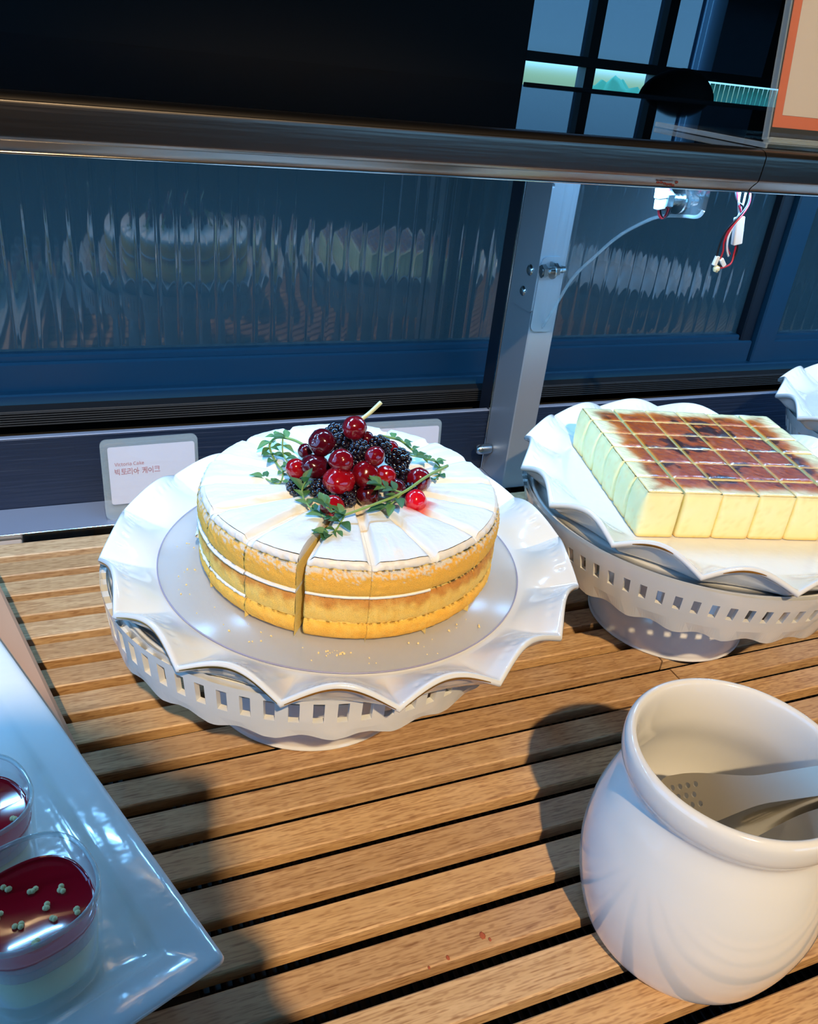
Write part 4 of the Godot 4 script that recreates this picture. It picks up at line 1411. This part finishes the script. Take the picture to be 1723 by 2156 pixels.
# ---------------------------------------------------------------- jar with tongs
func jar_and_tongs() -> void:
	var prof := smooth2([Vector2(0.0, 0.0015), Vector2(0.030, 0.0012), Vector2(0.044, 0.0), Vector2(0.0515, 0.0012), Vector2(0.0560, 0.006), Vector2(0.0596, 0.016), Vector2(0.0632, 0.030), Vector2(0.0655, 0.046), Vector2(0.0655, 0.060), Vector2(0.0635, 0.076), Vector2(0.0592, 0.092), Vector2(0.0548, 0.1045), Vector2(0.0540, 0.1100),
		Vector2(0.0562, 0.1140), Vector2(0.0584, 0.1182), Vector2(0.0592, 0.1240), Vector2(0.0586, 0.1296), Vector2(0.0562, 0.1325), Vector2(0.0535, 0.1312), Vector2(0.0520, 0.1240), Vector2(0.0516, 0.1120), Vector2(0.0528, 0.1000), Vector2(0.0580, 0.080), Vector2(0.0605, 0.055), Vector2(0.0570, 0.026), Vector2(0.0480, 0.009), Vector2(0.030, 0.006), Vector2(0.0, 0.006)], 6)
	var jar := mi("utensil_jar", lathe(prof, 128), mats["jar_porcelain"])
	jar.position = Vector3(0.3012, 0.0006, -0.2170)
	tag(jar, "round-bellied white porcelain jar with rolled rim holding tongs", "jar")
	# tongs: perforated arm and a plain scooped arm joined at a bend beyond the rim
	var t := thing("serving_tongs", "steel serving tongs with perforated blade standing in the jar", "tongs", Vector3(0.3002, 0.080, -0.2339))
	var d := Vector3(0.0288, 0.050, 0.0420).normalized()
	var w := (Vector3(0.17, 0, 0.98) - d * d.dot(Vector3(0.17, 0, 0.98))).normalized()
	var nrm := d.cross(w).normalized()
	if nrm.y < 0:
		nrm = -nrm
	var half := func(s: float) -> float:
		# half width along the arm; s metres from the hole field, positive up the handle
		return lerpf(0.0145, 0.0070, smoothstep(-0.005, 0.045, s)) * sqrt(clampf((s + 0.026) / 0.012, 0.02, 1.0))
	# holes first, as polygons on a strip; the blade is drawn round them
	var holes := []
	for r in 5:
		for c in 4:
			var hx := -0.0185 + r * 0.0050 + (0.0025 if c % 2 == 1 else 0.0)
			var hy := -0.0078 + c * 0.0052
			if absf(hy) < float(half.call(hx)) - 0.003:
				holes.append(Vector2(hx, hy))
	var st := st_new(false)
	var outline := PackedVector2Array()
	var back := PackedVector2Array()
	for k in 41:
		var s := lerpf(-0.0258, 0.105, k / 40.0)
		outline.append(Vector2(s, half.call(s)))
		back.append(Vector2(s, -half.call(s)))
	back.reverse()
	outline.append_array(back)
	var fr := Transform3D(Basis(d, w, nrm), Vector3.ZERO)
	if fr.basis.determinant() < 0:
		fr = Transform3D(Basis(d, -w, nrm), Vector3.ZERO)
	# cut the blade into cells so that every hole is a real opening
	var csg := CSGCombiner3D.new()
	var plate_ := CSGPolygon3D.new()
	plate_.polygon = outline
	plate_.depth = 0.0012
	csg.add_child(plate_)
	for h in holes:
		var hc := CSGCylinder3D.new()
		hc.radius = 0.0016
		hc.height = 0.01
		hc.sides = 14
		hc.operation = CSGShape3D.OPERATION_SUBTRACTION
		hc.rotation.x = PI / 2
		hc.position = Vector3(h.x, h.y, -0.0006)
		csg.add_child(hc)
	csg.name = "perforated_arm"
	plate_.material = mats["tong_steel"]
	csg.material_override = mats["tong_steel"]
	csg.transform = fr
	t.add_child(csg)
	# second arm: scooped steel, lower in the jar
	var arm := grid(24, 10, func(u: float, v: float) -> Vector3:
		var s := lerpf(-0.010, 0.105, u)
		var y := (v * 2.0 - 1.0)
		var hwid := lerpf(0.0135, 0.0070, smoothstep(0.0, 0.06, s))
		var bow := 0.024 * (1.0 - u) + 0.001
		return d * s + w * (y * hwid + 0.016 * (1.0 - u)) - nrm * (bow + 0.005 * (1.0 - y * y)))
	mi("scoop_arm", arm, mats["polished_steel"], t)
	# the bend that joins both arms, out beyond the rim
	var bend := grid(16, 4, func(u: float, v: float) -> Vector3:
		var a := u * PI
		return d * (0.105 + 0.012 * sin(a)) + w * ((v * 2.0 - 1.0) * 0.0070) - nrm * (0.003 - 0.003 * cos(a)))
	mi("bend", bend, mats["tong_steel"], t)

# ---------------------------------------------------------------- long plate, riser and dessert cups
func dessert_tray() -> void:
	var u := Vector3(-0.353, 0, -0.935).normalized()     # along the long edge, away from the viewer
	var v := Vector3(-u.z, 0, u.x)
	if v.x > 0:
		v = -v
	# wooden riser
	var ru := Vector3(-0.243, 0, -0.970).normalized()
	var rv := Vector3(ru.z, 0, -ru.x)
	var rs := thing("wooden_riser", "low wooden riser under the long white dessert plate", "riser", Vector3(-0.0422, 0, -0.5107))
	rs.basis = Basis(-rv, Vector3.UP, -ru)
	box("board", Vector3(-0.19, 0.0006, -0.13), Vector3(0, 0.040, 0.20), mat("riser_wood", 186, 142, 112, 0.6), rs, 0.0025)
	# plate: rectangle with a flat flange and sunken floor
	var pl := thing("rectangular_plate", "long rectangular white plate holding the dessert cups", "plate", Vector3(0.0422, 0.0402, -0.2372))
	pl.basis = Basis(-v, Vector3.UP, -u)
	var L := 0.40
	var Wd := 0.19
	var ring := func(inset: float, y: float, r: float) -> Array:
		var q := round_rect(Vector2(-Wd + inset, -L + inset), Vector2(-inset, -inset), maxf(r, 0.0008), 6)
		var out := []
		for p in q:
			out.append(Vector3(p.x, y, p.y))
		return out
	var rings := [ring.call(0.040, 0.0, 0.01), ring.call(0.030, 0.0, 0.012), ring.call(0.0035, 0.0085, 0.005), ring.call(0.0008, 0.0102, 0.004), ring.call(0.0, 0.0118, 0.004), ring.call(0.0006, 0.0134, 0.004), ring.call(0.0022, 0.0142, 0.004), ring.call(0.0050, 0.0143, 0.004), ring.call(0.0185, 0.0128, 0.004), ring.call(0.0205, 0.0120, 0.004), ring.call(0.0220, 0.0102, 0.004), ring.call(0.0265, 0.0072, 0.005), ring.call(0.0330, 0.0066, 0.006), ring.call(0.060, 0.0064, 0.008)]
	var cnt: int = rings[0].size()
	var st := st_new()
	var first := grid_into(st, cnt, rings.size() - 1, func(a: float, b: float) -> Vector3:
		return rings[int(round(b * (rings.size() - 1)))][int(round(a * cnt)) % cnt], true, null, 0)
	mi("dish", done(st), mats["porcelain"], pl)
	var floor_st := st_new(false)
	var fp := PackedVector2Array()
	for p in rings[-1]:
		fp.append(Vector2(p.x, -p.z))
	put_prism(floor_st, fp, 0.004, Transform3D(Basis(Vector3.RIGHT, -PI / 2), Vector3(0, 0.0044, 0)))
	mi("dish_floor", done(floor_st), mats["porcelain"], pl)
	cup(Vector3(-0.0375, 0.0470, -0.2640), "nearest dessert cup of red jelly dotted with chopped nuts", 3)
	cup(Vector3(-0.0640, 0.0470, -0.3215), "second dessert cup of red jelly cut by the left picture edge", 8)
	cup(Vector3(-0.0950, 0.0470, -0.3800), "third dessert cup farther along the plate beyond the left edge", 12)

	# dried sauce spots on the front slats
	var sp := thing("sauce_spots", "small dried red sauce spots on the front wooden slats", "stain", Vector3(0.155, 0, -0.238))
	for q in [[0.030, -0.003, 0.0021], [0.0060, 0.003, 0.0013], [-0.006, 0.005, 0.0009], [0.033, 0.0005, 0.0011]]:
		var m := mi("spot", blob(1.0, 90 + int(q[0] * 1000), 0.5), mat("dried_spot", 168, 84, 52, 0.7), sp)
		m.position = Vector3(q[0], 0.0003, q[1])
		m.scale = Vector3(q[2] * 0.7, 0.0003, q[2])

func squircle(a: float, r: float) -> Vector2:
	var c := cos(a)
	var s := sin(a)
	var k := pow(pow(absf(c), 2.5) + pow(absf(s), 2.5), -1.0 / 2.5)
	return Vector2(c, s) * r * k

func cup(at: Vector3, label: String, sd: int) -> void:
	var o := thing("dessert_cup", label, "dessert cup", at, 0.35, "dessert cups")
	var body := func(prof: Array) -> ArrayMesh:
		var n := prof.size() - 1
		return grid(64, n, func(u: float, v: float) -> Vector3:
			var p: Vector2 = prof[int(round(v * n))]
			var q := squircle(u * TAU, p.x)
			return Vector3(q.x, p.y, q.y))
	var R := 0.0283
	mi("glass_wall", body.call([Vector2(0.0, 0.0003), Vector2(0.0230, 0.0003), Vector2(0.0252, 0.0020), Vector2(0.0262, 0.006), Vector2(R, 0.0530)]), mats["cup_glass"], o)
	mi("glass_lining", body.call([Vector2(0.0, 0.0085), Vector2(0.0225, 0.0085), Vector2(0.0246, 0.0105), Vector2(0.0263, 0.0530)]), mats["cup_glass"], o)
	mi("glass_rim", body.call(smooth2([Vector2(0.0263, 0.0522), Vector2(0.0264, 0.0536), Vector2(0.0273, 0.0543), Vector2(0.0282, 0.0537), Vector2(R, 0.0522)], 3)), mats["cup_rim"], o)
	var cr := mat("custard", 236, 226, 160, 0.5)
	mi("custard_layer", body.call([Vector2(0.0, 0.0090), Vector2(0.0222, 0.0090), Vector2(0.0242, 0.0110), Vector2(0.0252, 0.0290), Vector2(0.0, 0.0290)]), cr, o)
	var jelly := mat("red_jelly", 176, 10, 30, 0.1)
	jelly.clearcoat_enabled = true
	jelly.clearcoat = 1.0
	jelly.clearcoat_roughness = 0.03
	mi("jelly_layer", body.call([Vector2(0.0, 0.0291), Vector2(0.0252, 0.0291), Vector2(0.0256, 0.0385), Vector2(0.0259, 0.0405), Vector2(0.0250, 0.0393), Vector2(0.0235, 0.0388), Vector2(0.0, 0.0386)]), jelly, o)
	var nut := mat("chopped_nut", 232, 214, 150, 0.35)
	rng.seed = sd
	for k in 9:
		var a := k * 2.4 + rng.randf() * 0.5
		var r := 0.006 + 0.0017 * k
		var st := st_new()
		var f := 0
		for j in 3:
			var c := Vector3(rng.randf_range(-0.0014, 0.0014), 0, rng.randf_range(-0.0014, 0.0014))
			f = grid_into(st, 8, 6, func(uu: float, vv: float) -> Vector3:
				return c + Vector3(sin(vv * PI) * cos(uu * TAU), cos(vv * PI) * 0.8, sin(vv * PI) * sin(uu * TAU)) * 0.00135, false, null, f)
		var m := mi("nut_piece", done(st), nut, o)
		m.position = Vector3(cos(a) * r, 0.0394, sin(a) * r)

# ---------------------------------------------------------------- price cards
func card_holder(at: Vector3, turn: float, w: float, h: float, label: String) -> Node3D:
	var o := thing("price_card_holder", label, "card holder", at, turn, "price card holders")
	var up := Node3D.new()
	up.name = "upright"
	o.add_child(up)
	up.rotation.x = -0.10
	mi("front_sheet", prism(round_rect(Vector2(-w / 2, 0), Vector2(w / 2, h), 0.005), 0.0016), mats["clear_acrylic"], up).position.z = 0.0016
	mi("rear_sheet", prism(round_rect(Vector2(-w / 2 - 0.0022, 0), Vector2(w / 2 + 0.0022, h + 0.0026), 0.006), 0.0022), mats["acrylic_edge"], up).position.z = -0.0022
	mi("card", prism(round_rect(Vector2(-w / 2 + 0.0042, 0.0160), Vector2(w / 2 - 0.0012, h - 0.0045), 0.0025), 0.0005), mat("price_card", 206, 204, 214, 0.7), up)
	box("foot", Vector3(-w / 2 - 0.0022, 0.0, -0.028), Vector3(w / 2 + 0.0022, 0.0022, 0.003), mats["clear_acrylic"], o, 0.0006)
	return o

func cards() -> void:
	var a := card_holder(Vector3(0.0667, 0.0006, -0.7460), 0.03, 0.0860, 0.0790, "acrylic price card holder reading Victoria Cake behind the berry cake")
	var up := a.get_node("upright")
	var ink := mat("card_ink", 176, 106, 112, 0.7)
	var tm := TextMesh.new()
	var f := SystemFont.new()
	f.font_names = PackedStringArray(["Droid Sans"])
	tm.font = f
	tm.text = "Victoria Cake"
	tm.font_size = 32
	tm.pixel_size = 0.000145
	tm.depth = 0.0001
	tm.horizontal_alignment = HORIZONTAL_ALIGNMENT_LEFT
	var t1 := mi("lettering", tm, ink, up)
	t1.position = Vector3(-0.0335, 0.0568, 0.0004)
	var kr := mi("lettering", hangul(), ink, up)
	kr.position = Vector3(-0.0335, 0.0462, 0.0004)
	card_holder(Vector3(0.3270, 0.0006, -0.7460), -0.02, 0.0860, 0.0790, "acrylic price card holder half hidden behind the berry cake near the post")

# seven syllables drawn as strokes in boxes one unit wide
func hangul() -> ArrayMesh:
	var st := st_new(false)
	var b := [[0.0, 1.0, 0.0, 0.5], [0.38, 1.0, 0.38, 0.5], [0.0, 0.78, 0.38, 0.78], [0.0, 0.5, 0.38, 0.5]]
	var glyphs := [
		[0.0, b + [[0.62, 1.0, 0.62, 0.42], [0.1, 0.28, 0.64, 0.28], [0.64, 0.28, 0.64, 0.0]]],
		[1.0, [[0.12, 0.98, 0.72, 0.98], [0.12, 0.74, 0.68, 0.74], [0.12, 0.98, 0.12, 0.48], [0.12, 0.48, 0.74, 0.48], [0.42, 0.48, 0.42, 0.12], [0.0, 0.12, 0.84, 0.12]]],
		[2.0, [[0.02, 0.96, 0.42, 0.96], [0.42, 0.96, 0.42, 0.60], [0.02, 0.60, 0.42, 0.60], [0.02, 0.60, 0.02, 0.16], [0.02, 0.16, 0.46, 0.18], [0.70, 1.04, 0.70, -0.05]]],
		[3.0, [[0.62, 1.04, 0.62, -0.05], [0.62, 0.52, 0.84, 0.52], "ring"]],
		[4.4, [[0.0, 0.92, 0.36, 0.92], [0.36, 0.92, 0.30, 0.45], [0.30, 0.45, 0.04, 0.1], [0.04, 0.62, 0.34, 0.62], [0.34, 0.55, 0.52, 0.55], [0.54, 1.02, 0.54, 0.0], [0.74, 1.04, 0.74, -0.05]]],
		[5.4, [[0.70, 1.04, 0.70, -0.05], "ring"]],
		[6.4, [[0.08, 0.96, 0.74, 0.96], [0.74, 0.96, 0.68, 0.36], [0.08, 0.66, 0.70, 0.66], [0.0, 0.12, 0.84, 0.12]]],
	]
	var s := 0.0059
	for g in glyphs:
		for k in g[1]:
			var segs := []
			if k is String:
				for i in 16:
					var a0 := TAU * i / 16
					var a1 := TAU * (i + 1) / 16
					segs.append([0.24 + 0.22 * cos(a0), 0.52 + 0.27 * sin(a0), 0.24 + 0.22 * cos(a1), 0.52 + 0.27 * sin(a1)])
			else:
				segs.append(k)
			for q in segs:
				var p0 := Vector2(g[0] * 0.96 + q[0], q[1]) * s
				var p1 := Vector2(g[0] * 0.96 + q[2], q[3]) * s
				var dd := p1 - p0
				put_cbox(st, Vector3(dd.length() + 0.0005, 0.00058, 0.0001), 0.00001, Transform3D(Basis(Vector3.BACK, dd.angle()), Vector3((p0.x + p1.x) / 2, (p0.y + p1.y) / 2, 0)))
	return done(st)

# ---------------------------------------------------------------- people
# smooth union of tapered capsules [a, b, ra, rb], meshed as surface nets and added to st
func put_body(st: SurfaceTool, bones: Array, cell: float, k: float) -> void:
	var lo := Vector3.INF
	var hi := -Vector3.INF
	for b in bones:
		var r: float = maxf(b[2], b[3]) + k + cell * 2
		for p in [b[0], b[1]]:
			lo = lo.min(p - Vector3.ONE * r)
			hi = hi.max(p + Vector3.ONE * r)
	var n := Vector3i(((hi - lo) / cell).ceil()) + Vector3i.ONE
	var f := PackedFloat32Array()
	f.resize(n.x * n.y * n.z)
	f.fill(1.0)
	for b in bones:
		var r: float = maxf(b[2], b[3]) + k + cell * 1.5
		var l: Vector3i = Vector3i(((b[0].min(b[1]) - Vector3.ONE * r - lo) / cell).floor()).clamp(Vector3i.ZERO, n - Vector3i.ONE)
		var h: Vector3i = Vector3i(((b[0].max(b[1]) + Vector3.ONE * r - lo) / cell).ceil()).clamp(Vector3i.ZERO, n - Vector3i.ONE)
		var pa: Vector3 = b[0]
		var ab: Vector3 = b[1] - b[0]
		var len2 := maxf(ab.length_squared(), 1e-9)
		for z in range(l.z, h.z + 1):
			for y in range(l.y, h.y + 1):
				var row := (z * n.y + y) * n.x
				for x in range(l.x, h.x + 1):
					var p := lo + Vector3(x, y, z) * cell - pa
					var t := clampf(p.dot(ab) / len2, 0.0, 1.0)
					var d := (p - ab * t).length() - lerpf(b[2], b[3], t)
					var e := f[row + x]
					var m := maxf(k - absf(e - d), 0.0) / k
					f[row + x] = minf(e, d) - m * m * k * 0.25
	var at := {}
	var pts := PackedVector3Array()
	for z in n.z - 1:
		for y in n.y - 1:
			for x in n.x - 1:
				var i := (z * n.y + y) * n.x + x
				var s := 0
				var c := [f[i], f[i + 1], f[i + n.x], f[i + n.x + 1], f[i + n.x * n.y], f[i + n.x * n.y + 1], f[i + n.x * n.y + n.x], f[i + n.x * n.y + n.x + 1]]
				for q in c:
					if q < 0.0:
						s += 1
				if s == 0 or s == 8:
					continue
				var sum := Vector3.ZERO
				var cnt := 0
				for e in [[0, 1], [2, 3], [4, 5], [6, 7], [0, 2], [1, 3], [4, 6], [5, 7], [0, 4], [1, 5], [2, 6], [3, 7]]:
					var fa: float = c[e[0]]
					var fb: float = c[e[1]]
					if (fa < 0.0) != (fb < 0.0):
						var w := fa / (fa - fb)
						var va := Vector3(e[0] & 1, (e[0] >> 1) & 1, e[0] >> 2)
						var vb := Vector3(e[1] & 1, (e[1] >> 1) & 1, e[1] >> 2)
						sum += va.lerp(vb, w)
						cnt += 1
				at[i] = lo + (Vector3(x, y, z) + sum / cnt) * cell
	for i in at:
		var x: int = i % n.x
		var y: int = (i / n.x) % n.y
		var z: int = i / (n.x * n.y)
		var inside := f[i] < 0.0
		for ax in 3:
			var step: int = [1, n.x, n.x * n.y][ax]
			if (f[i + step] < 0.0) == inside:
				continue
			var u: int = [n.x, n.x * n.y, 1][ax]
			var w: int = [n.x * n.y, 1, n.x][ax]
			var q := [i, i - u, i - u - w, i - w]
			if not (at.has(q[1]) and at.has(q[2]) and at.has(q[3])):
				continue
			if inside:
				quad(st, at[q[0]], at[q[3]], at[q[2]], at[q[1]])
			else:
				quad(st, at[q[0]], at[q[1]], at[q[2]], at[q[3]])

func head_bones(c: Vector3, fwd: Vector3) -> Array:
	var up := Vector3.UP
	var sd := fwd.cross(up).normalized()
	return [
		[c + up * 0.030 - fwd * 0.020, c + up * 0.020 + fwd * 0.015, 0.086, 0.076],          # skull
		[c - up * 0.030 + fwd * 0.030, c - up * 0.085 + fwd * 0.050, 0.060, 0.028],          # jaw
		[c + up * 0.010 + fwd * 0.086, c - up * 0.022 + fwd * 0.102, 0.008, 0.013],          # nose
		[c + up * 0.022 + fwd * 0.080 + sd * 0.032, c + up * 0.024 + fwd * 0.078 + sd * 0.040, 0.012, 0.010],   # brows
		[c + up * 0.022 + fwd * 0.080 - sd * 0.032, c + up * 0.024 + fwd * 0.078 - sd * 0.040, 0.012, 0.010],
		[c - up * 0.052 + fwd * 0.078 - sd * 0.020, c - up * 0.052 + fwd * 0.078 + sd * 0.020, 0.009, 0.009],   # lips
		[c + sd * 0.078 + up * 0.010, c + sd * 0.084 - up * 0.028, 0.012, 0.009],            # ears
		[c - sd * 0.078 + up * 0.010, c - sd * 0.084 - up * 0.028, 0.012, 0.009],
	]

# five fingers closing on an edge: root at the palm, bent towards grip
func hand_bones(wrist: Vector3, palm: Vector3, along: Vector3, grip: Vector3) -> Array:
	var out := [[wrist, palm, 0.026, 0.030], [palm - along * 0.022, palm + along * 0.026, 0.019, 0.017]]
	var lens := [0.030, 0.035, 0.033, 0.026]
	for k in 4:
		var root := palm + along * (0.028 - 0.019 * k) + grip * 0.018
		var mid: Vector3 = root + grip * lens[k] * 0.8
		var tip: Vector3 = mid + grip * lens[k] * 0.55 - (palm - wrist).normalized() * lens[k] * 0.45
		out.append([root, mid, 0.0092, 0.0082])
		out.append([mid, tip, 0.0082, 0.0070])
	var th := palm + along * 0.022 - grip * 0.006
	out.append([th, th + along * 0.026 - grip * 0.008, 0.0115, 0.0098])
	out.append([th + along * 0.026 - grip * 0.008, th + along * 0.044 + grip * 0.006, 0.0098, 0.0080])
	return out

func people() -> void:
	var skin := mat("skin", 196, 150, 124, 0.55)
	var hair := mat("dark_hair", 8, 7, 7, 0.8)
	var shirt := mat("dark_shirt", 34, 35, 40, 0.85)
	# the photographer, standing at the counter behind the camera with a phone held up in both hands
	var c := Vector3(-0.115, 0.665, 0.285)
	var f := Vector3(0.18, -0.35, -0.9).normalized()
	var o := thing("person", "person in dark clothes holding up a phone in front of the counter", "person", Vector3(-0.13, -0.9, 0.42))
	var b := Vector3(-0.13, -0.9, 0.42)
	var st := st_new()
	var sh := [Vector3(-0.30, 0.43, 0.41), Vector3(0.05, 0.43, 0.41)]
	var el := [Vector3(-0.33, 0.20, 0.26), Vector3(0.05, 0.18, 0.27)]
	var wr := [Vector3(-0.155, 0.335, 0.085), Vector3(0.020, 0.315, 0.105)]
	var body := [
		[Vector3(-0.125, 0.50, 0.36), c - Vector3(0, 0.07, -0.02), 0.058, 0.052],
		[Vector3(-0.20, 0.40, 0.42), Vector3(-0.05, 0.40, 0.42), 0.105, 0.105],
		[Vector3(-0.18, 0.30, 0.42), Vector3(-0.07, 0.12, 0.44), 0.125, 0.115],
		[Vector3(-0.08, 0.30, 0.42), Vector3(-0.18, 0.12, 0.44), 0.125, 0.115],
		[Vector3(-0.20, 0.02, 0.44), Vector3(-0.05, 0.02, 0.44), 0.125, 0.125],
	]
	for s in 2:
		var sg := -1.0 if s == 0 else 1.0
		var hip := Vector3(-0.125 + sg * 0.085, -0.02, 0.44)
		var knee := hip + Vector3(sg * 0.02, -0.43, -0.01)
		var ankle := Vector3(knee.x + sg * 0.01, -0.83, 0.46)
		body.append([sh[s], el[s], 0.052, 0.042])
		body.append([el[s], wr[s], 0.042, 0.029])
		body.append([hip, knee, 0.090, 0.060])
		body.append([knee, ankle, 0.060, 0.042])
		body.append([ankle - Vector3(0, 0.03, 0), ankle + Vector3(sg * 0.02, -0.034, -0.14), 0.040, 0.032])
	for q in body:
		q[0] -= b
		q[1] -= b
	put_body(st, body, 0.016, 0.04)
	var cloth := mi("body", done(st), shirt, o)
	cloth.set_meta("label", "dark clothing")
	st = st_new()
	put_body(st, head_bones(c - b, f), 0.007, 0.02)
	for h in [hand_bones(wr[0] - b, Vector3(-0.128, 0.352, 0.048) - b, Vector3(0, 0.95, -0.3).normalized(), Vector3(0.86, 0.15, -0.35).normalized()), hand_bones(wr[1] - b, Vector3(0.006, 0.335, 0.066) - b, Vector3(-0.15, 0.9, -0.35).normalized(), Vector3(-0.9, 0.1, -0.2).normalized())]:
		put_body(st, h, 0.005, 0.008)
	mi("head_and_hands", done(st), skin, o)
	st = st_new()
	put_body(st, [[c + Vector3(0, 0.045, 0.02) - b, c + Vector3(0.0, 0.03, 0.055) - b, 0.090, 0.085], [c + Vector3(0, 0.02, 0.06) - b, c + Vector3(0, -0.10, 0.085) - b, 0.080, 0.060]], 0.010, 0.03)
	mi("hair", done(st), hair, o)
	# the phone, its lens where the picture is taken from
	var ph := thing("phone", "dark phone held up over the counter by the photographer", "phone", Vector3(0, 0.43, 0))
	ph.basis = Basis.from_euler(Vector3(-0.50777, -0.42948, 0.11332), EULER_ORDER_YXZ)
	var poly := round_rect(Vector2(-0.062, -0.132), Vector2(0.012, 0.014), 0.010)
	mi("case", prism(poly, 0.008, Transform3D(Basis(), Vector3(0, 0, 0.011))), mat("phone_case", 24, 24, 28, 0.4), ph)
	mi("glass_back", prism(round_rect(Vector2(-0.060, -0.130), Vector2(0.010, 0.012), 0.008), 0.001, Transform3D(Basis(), Vector3(0, 0, 0.0065))), mats["black_glass"], ph)
	# somebody bending behind the counter, far right: dark hair just above the shelf
	var q := Vector3(1.655, 0.318, -2.15)
	var b2 := Vector3(1.66, -0.9, -2.25)
	var o2 := thing("person", "person with dark hair bending low beyond the shelf, facing away", "person", b2)
	st = st_new()
	var bent := [
		[Vector3(1.64, 0.22, -2.20), q - Vector3(0, 0.05, 0), 0.055, 0.052],
		[Vector3(1.50, 0.10, -2.24), Vector3(1.80, 0.10, -2.24), 0.090, 0.090],
		[Vector3(1.60, 0.05, -2.25), Vector3(1.62, -0.20, -2.22), 0.125, 0.120],
		[Vector3(1.70, 0.05, -2.25), Vector3(1.70, -0.20, -2.22), 0.125, 0.120],
		[Vector3(1.47, 0.08, -2.24), Vector3(1.42, -0.18, -2.30), 0.052, 0.042],
		[Vector3(1.42, -0.18, -2.30), Vector3(1.48, -0.25, -2.50), 0.042, 0.030],
		[Vector3(1.83, 0.08, -2.24), Vector3(1.88, -0.18, -2.30), 0.052, 0.042],
		[Vector3(1.88, -0.18, -2.30), Vector3(1.82, -0.25, -2.50), 0.042, 0.030],
	]
	for s in [-1.0, 1.0]:
		var hip := Vector3(1.66 + s * 0.085, -0.26, -2.2)
		var knee := hip + Vector3(s * 0.04, -0.24, -0.26)
		bent.append([hip, knee, 0.090, 0.060])
		bent.append([knee, Vector3(knee.x, -0.84, -2.28), 0.060, 0.042])
		bent.append([Vector3(knee.x, -0.862, -2.26), Vector3(knee.x, -0.866, -2.42), 0.036, 0.030])
	for e in bent:
		e[0] -= b2
		e[1] -= b2
	put_body(st, bent, 0.018, 0.04)
	mi("body", done(st), mat("black_uniform", 12, 12, 14, 0.9), o2)
	st = st_new()
	put_body(st, head_bones(q - b2, Vector3(0.2, -0.1, -1).normalized()), 0.009, 0.02)
	mi("head", done(st), skin, o2)
	st = st_new()
	put_body(st, [[q + Vector3(0, 0.035, 0.02) - b2, q + Vector3(0, 0.02, 0.03) - b2, 0.098, 0.092], [q + Vector3(-0.05, 0.045, 0.0) - b2, q + Vector3(-0.06, 0.0, 0.0) - b2, 0.06, 0.05], [q + Vector3(0, 0.0, 0.03) - b2, q + Vector3(0, -0.10, 0.04) - b2, 0.085, 0.065]], 0.010, 0.03)
	mi("hair", done(st), hair, o2)
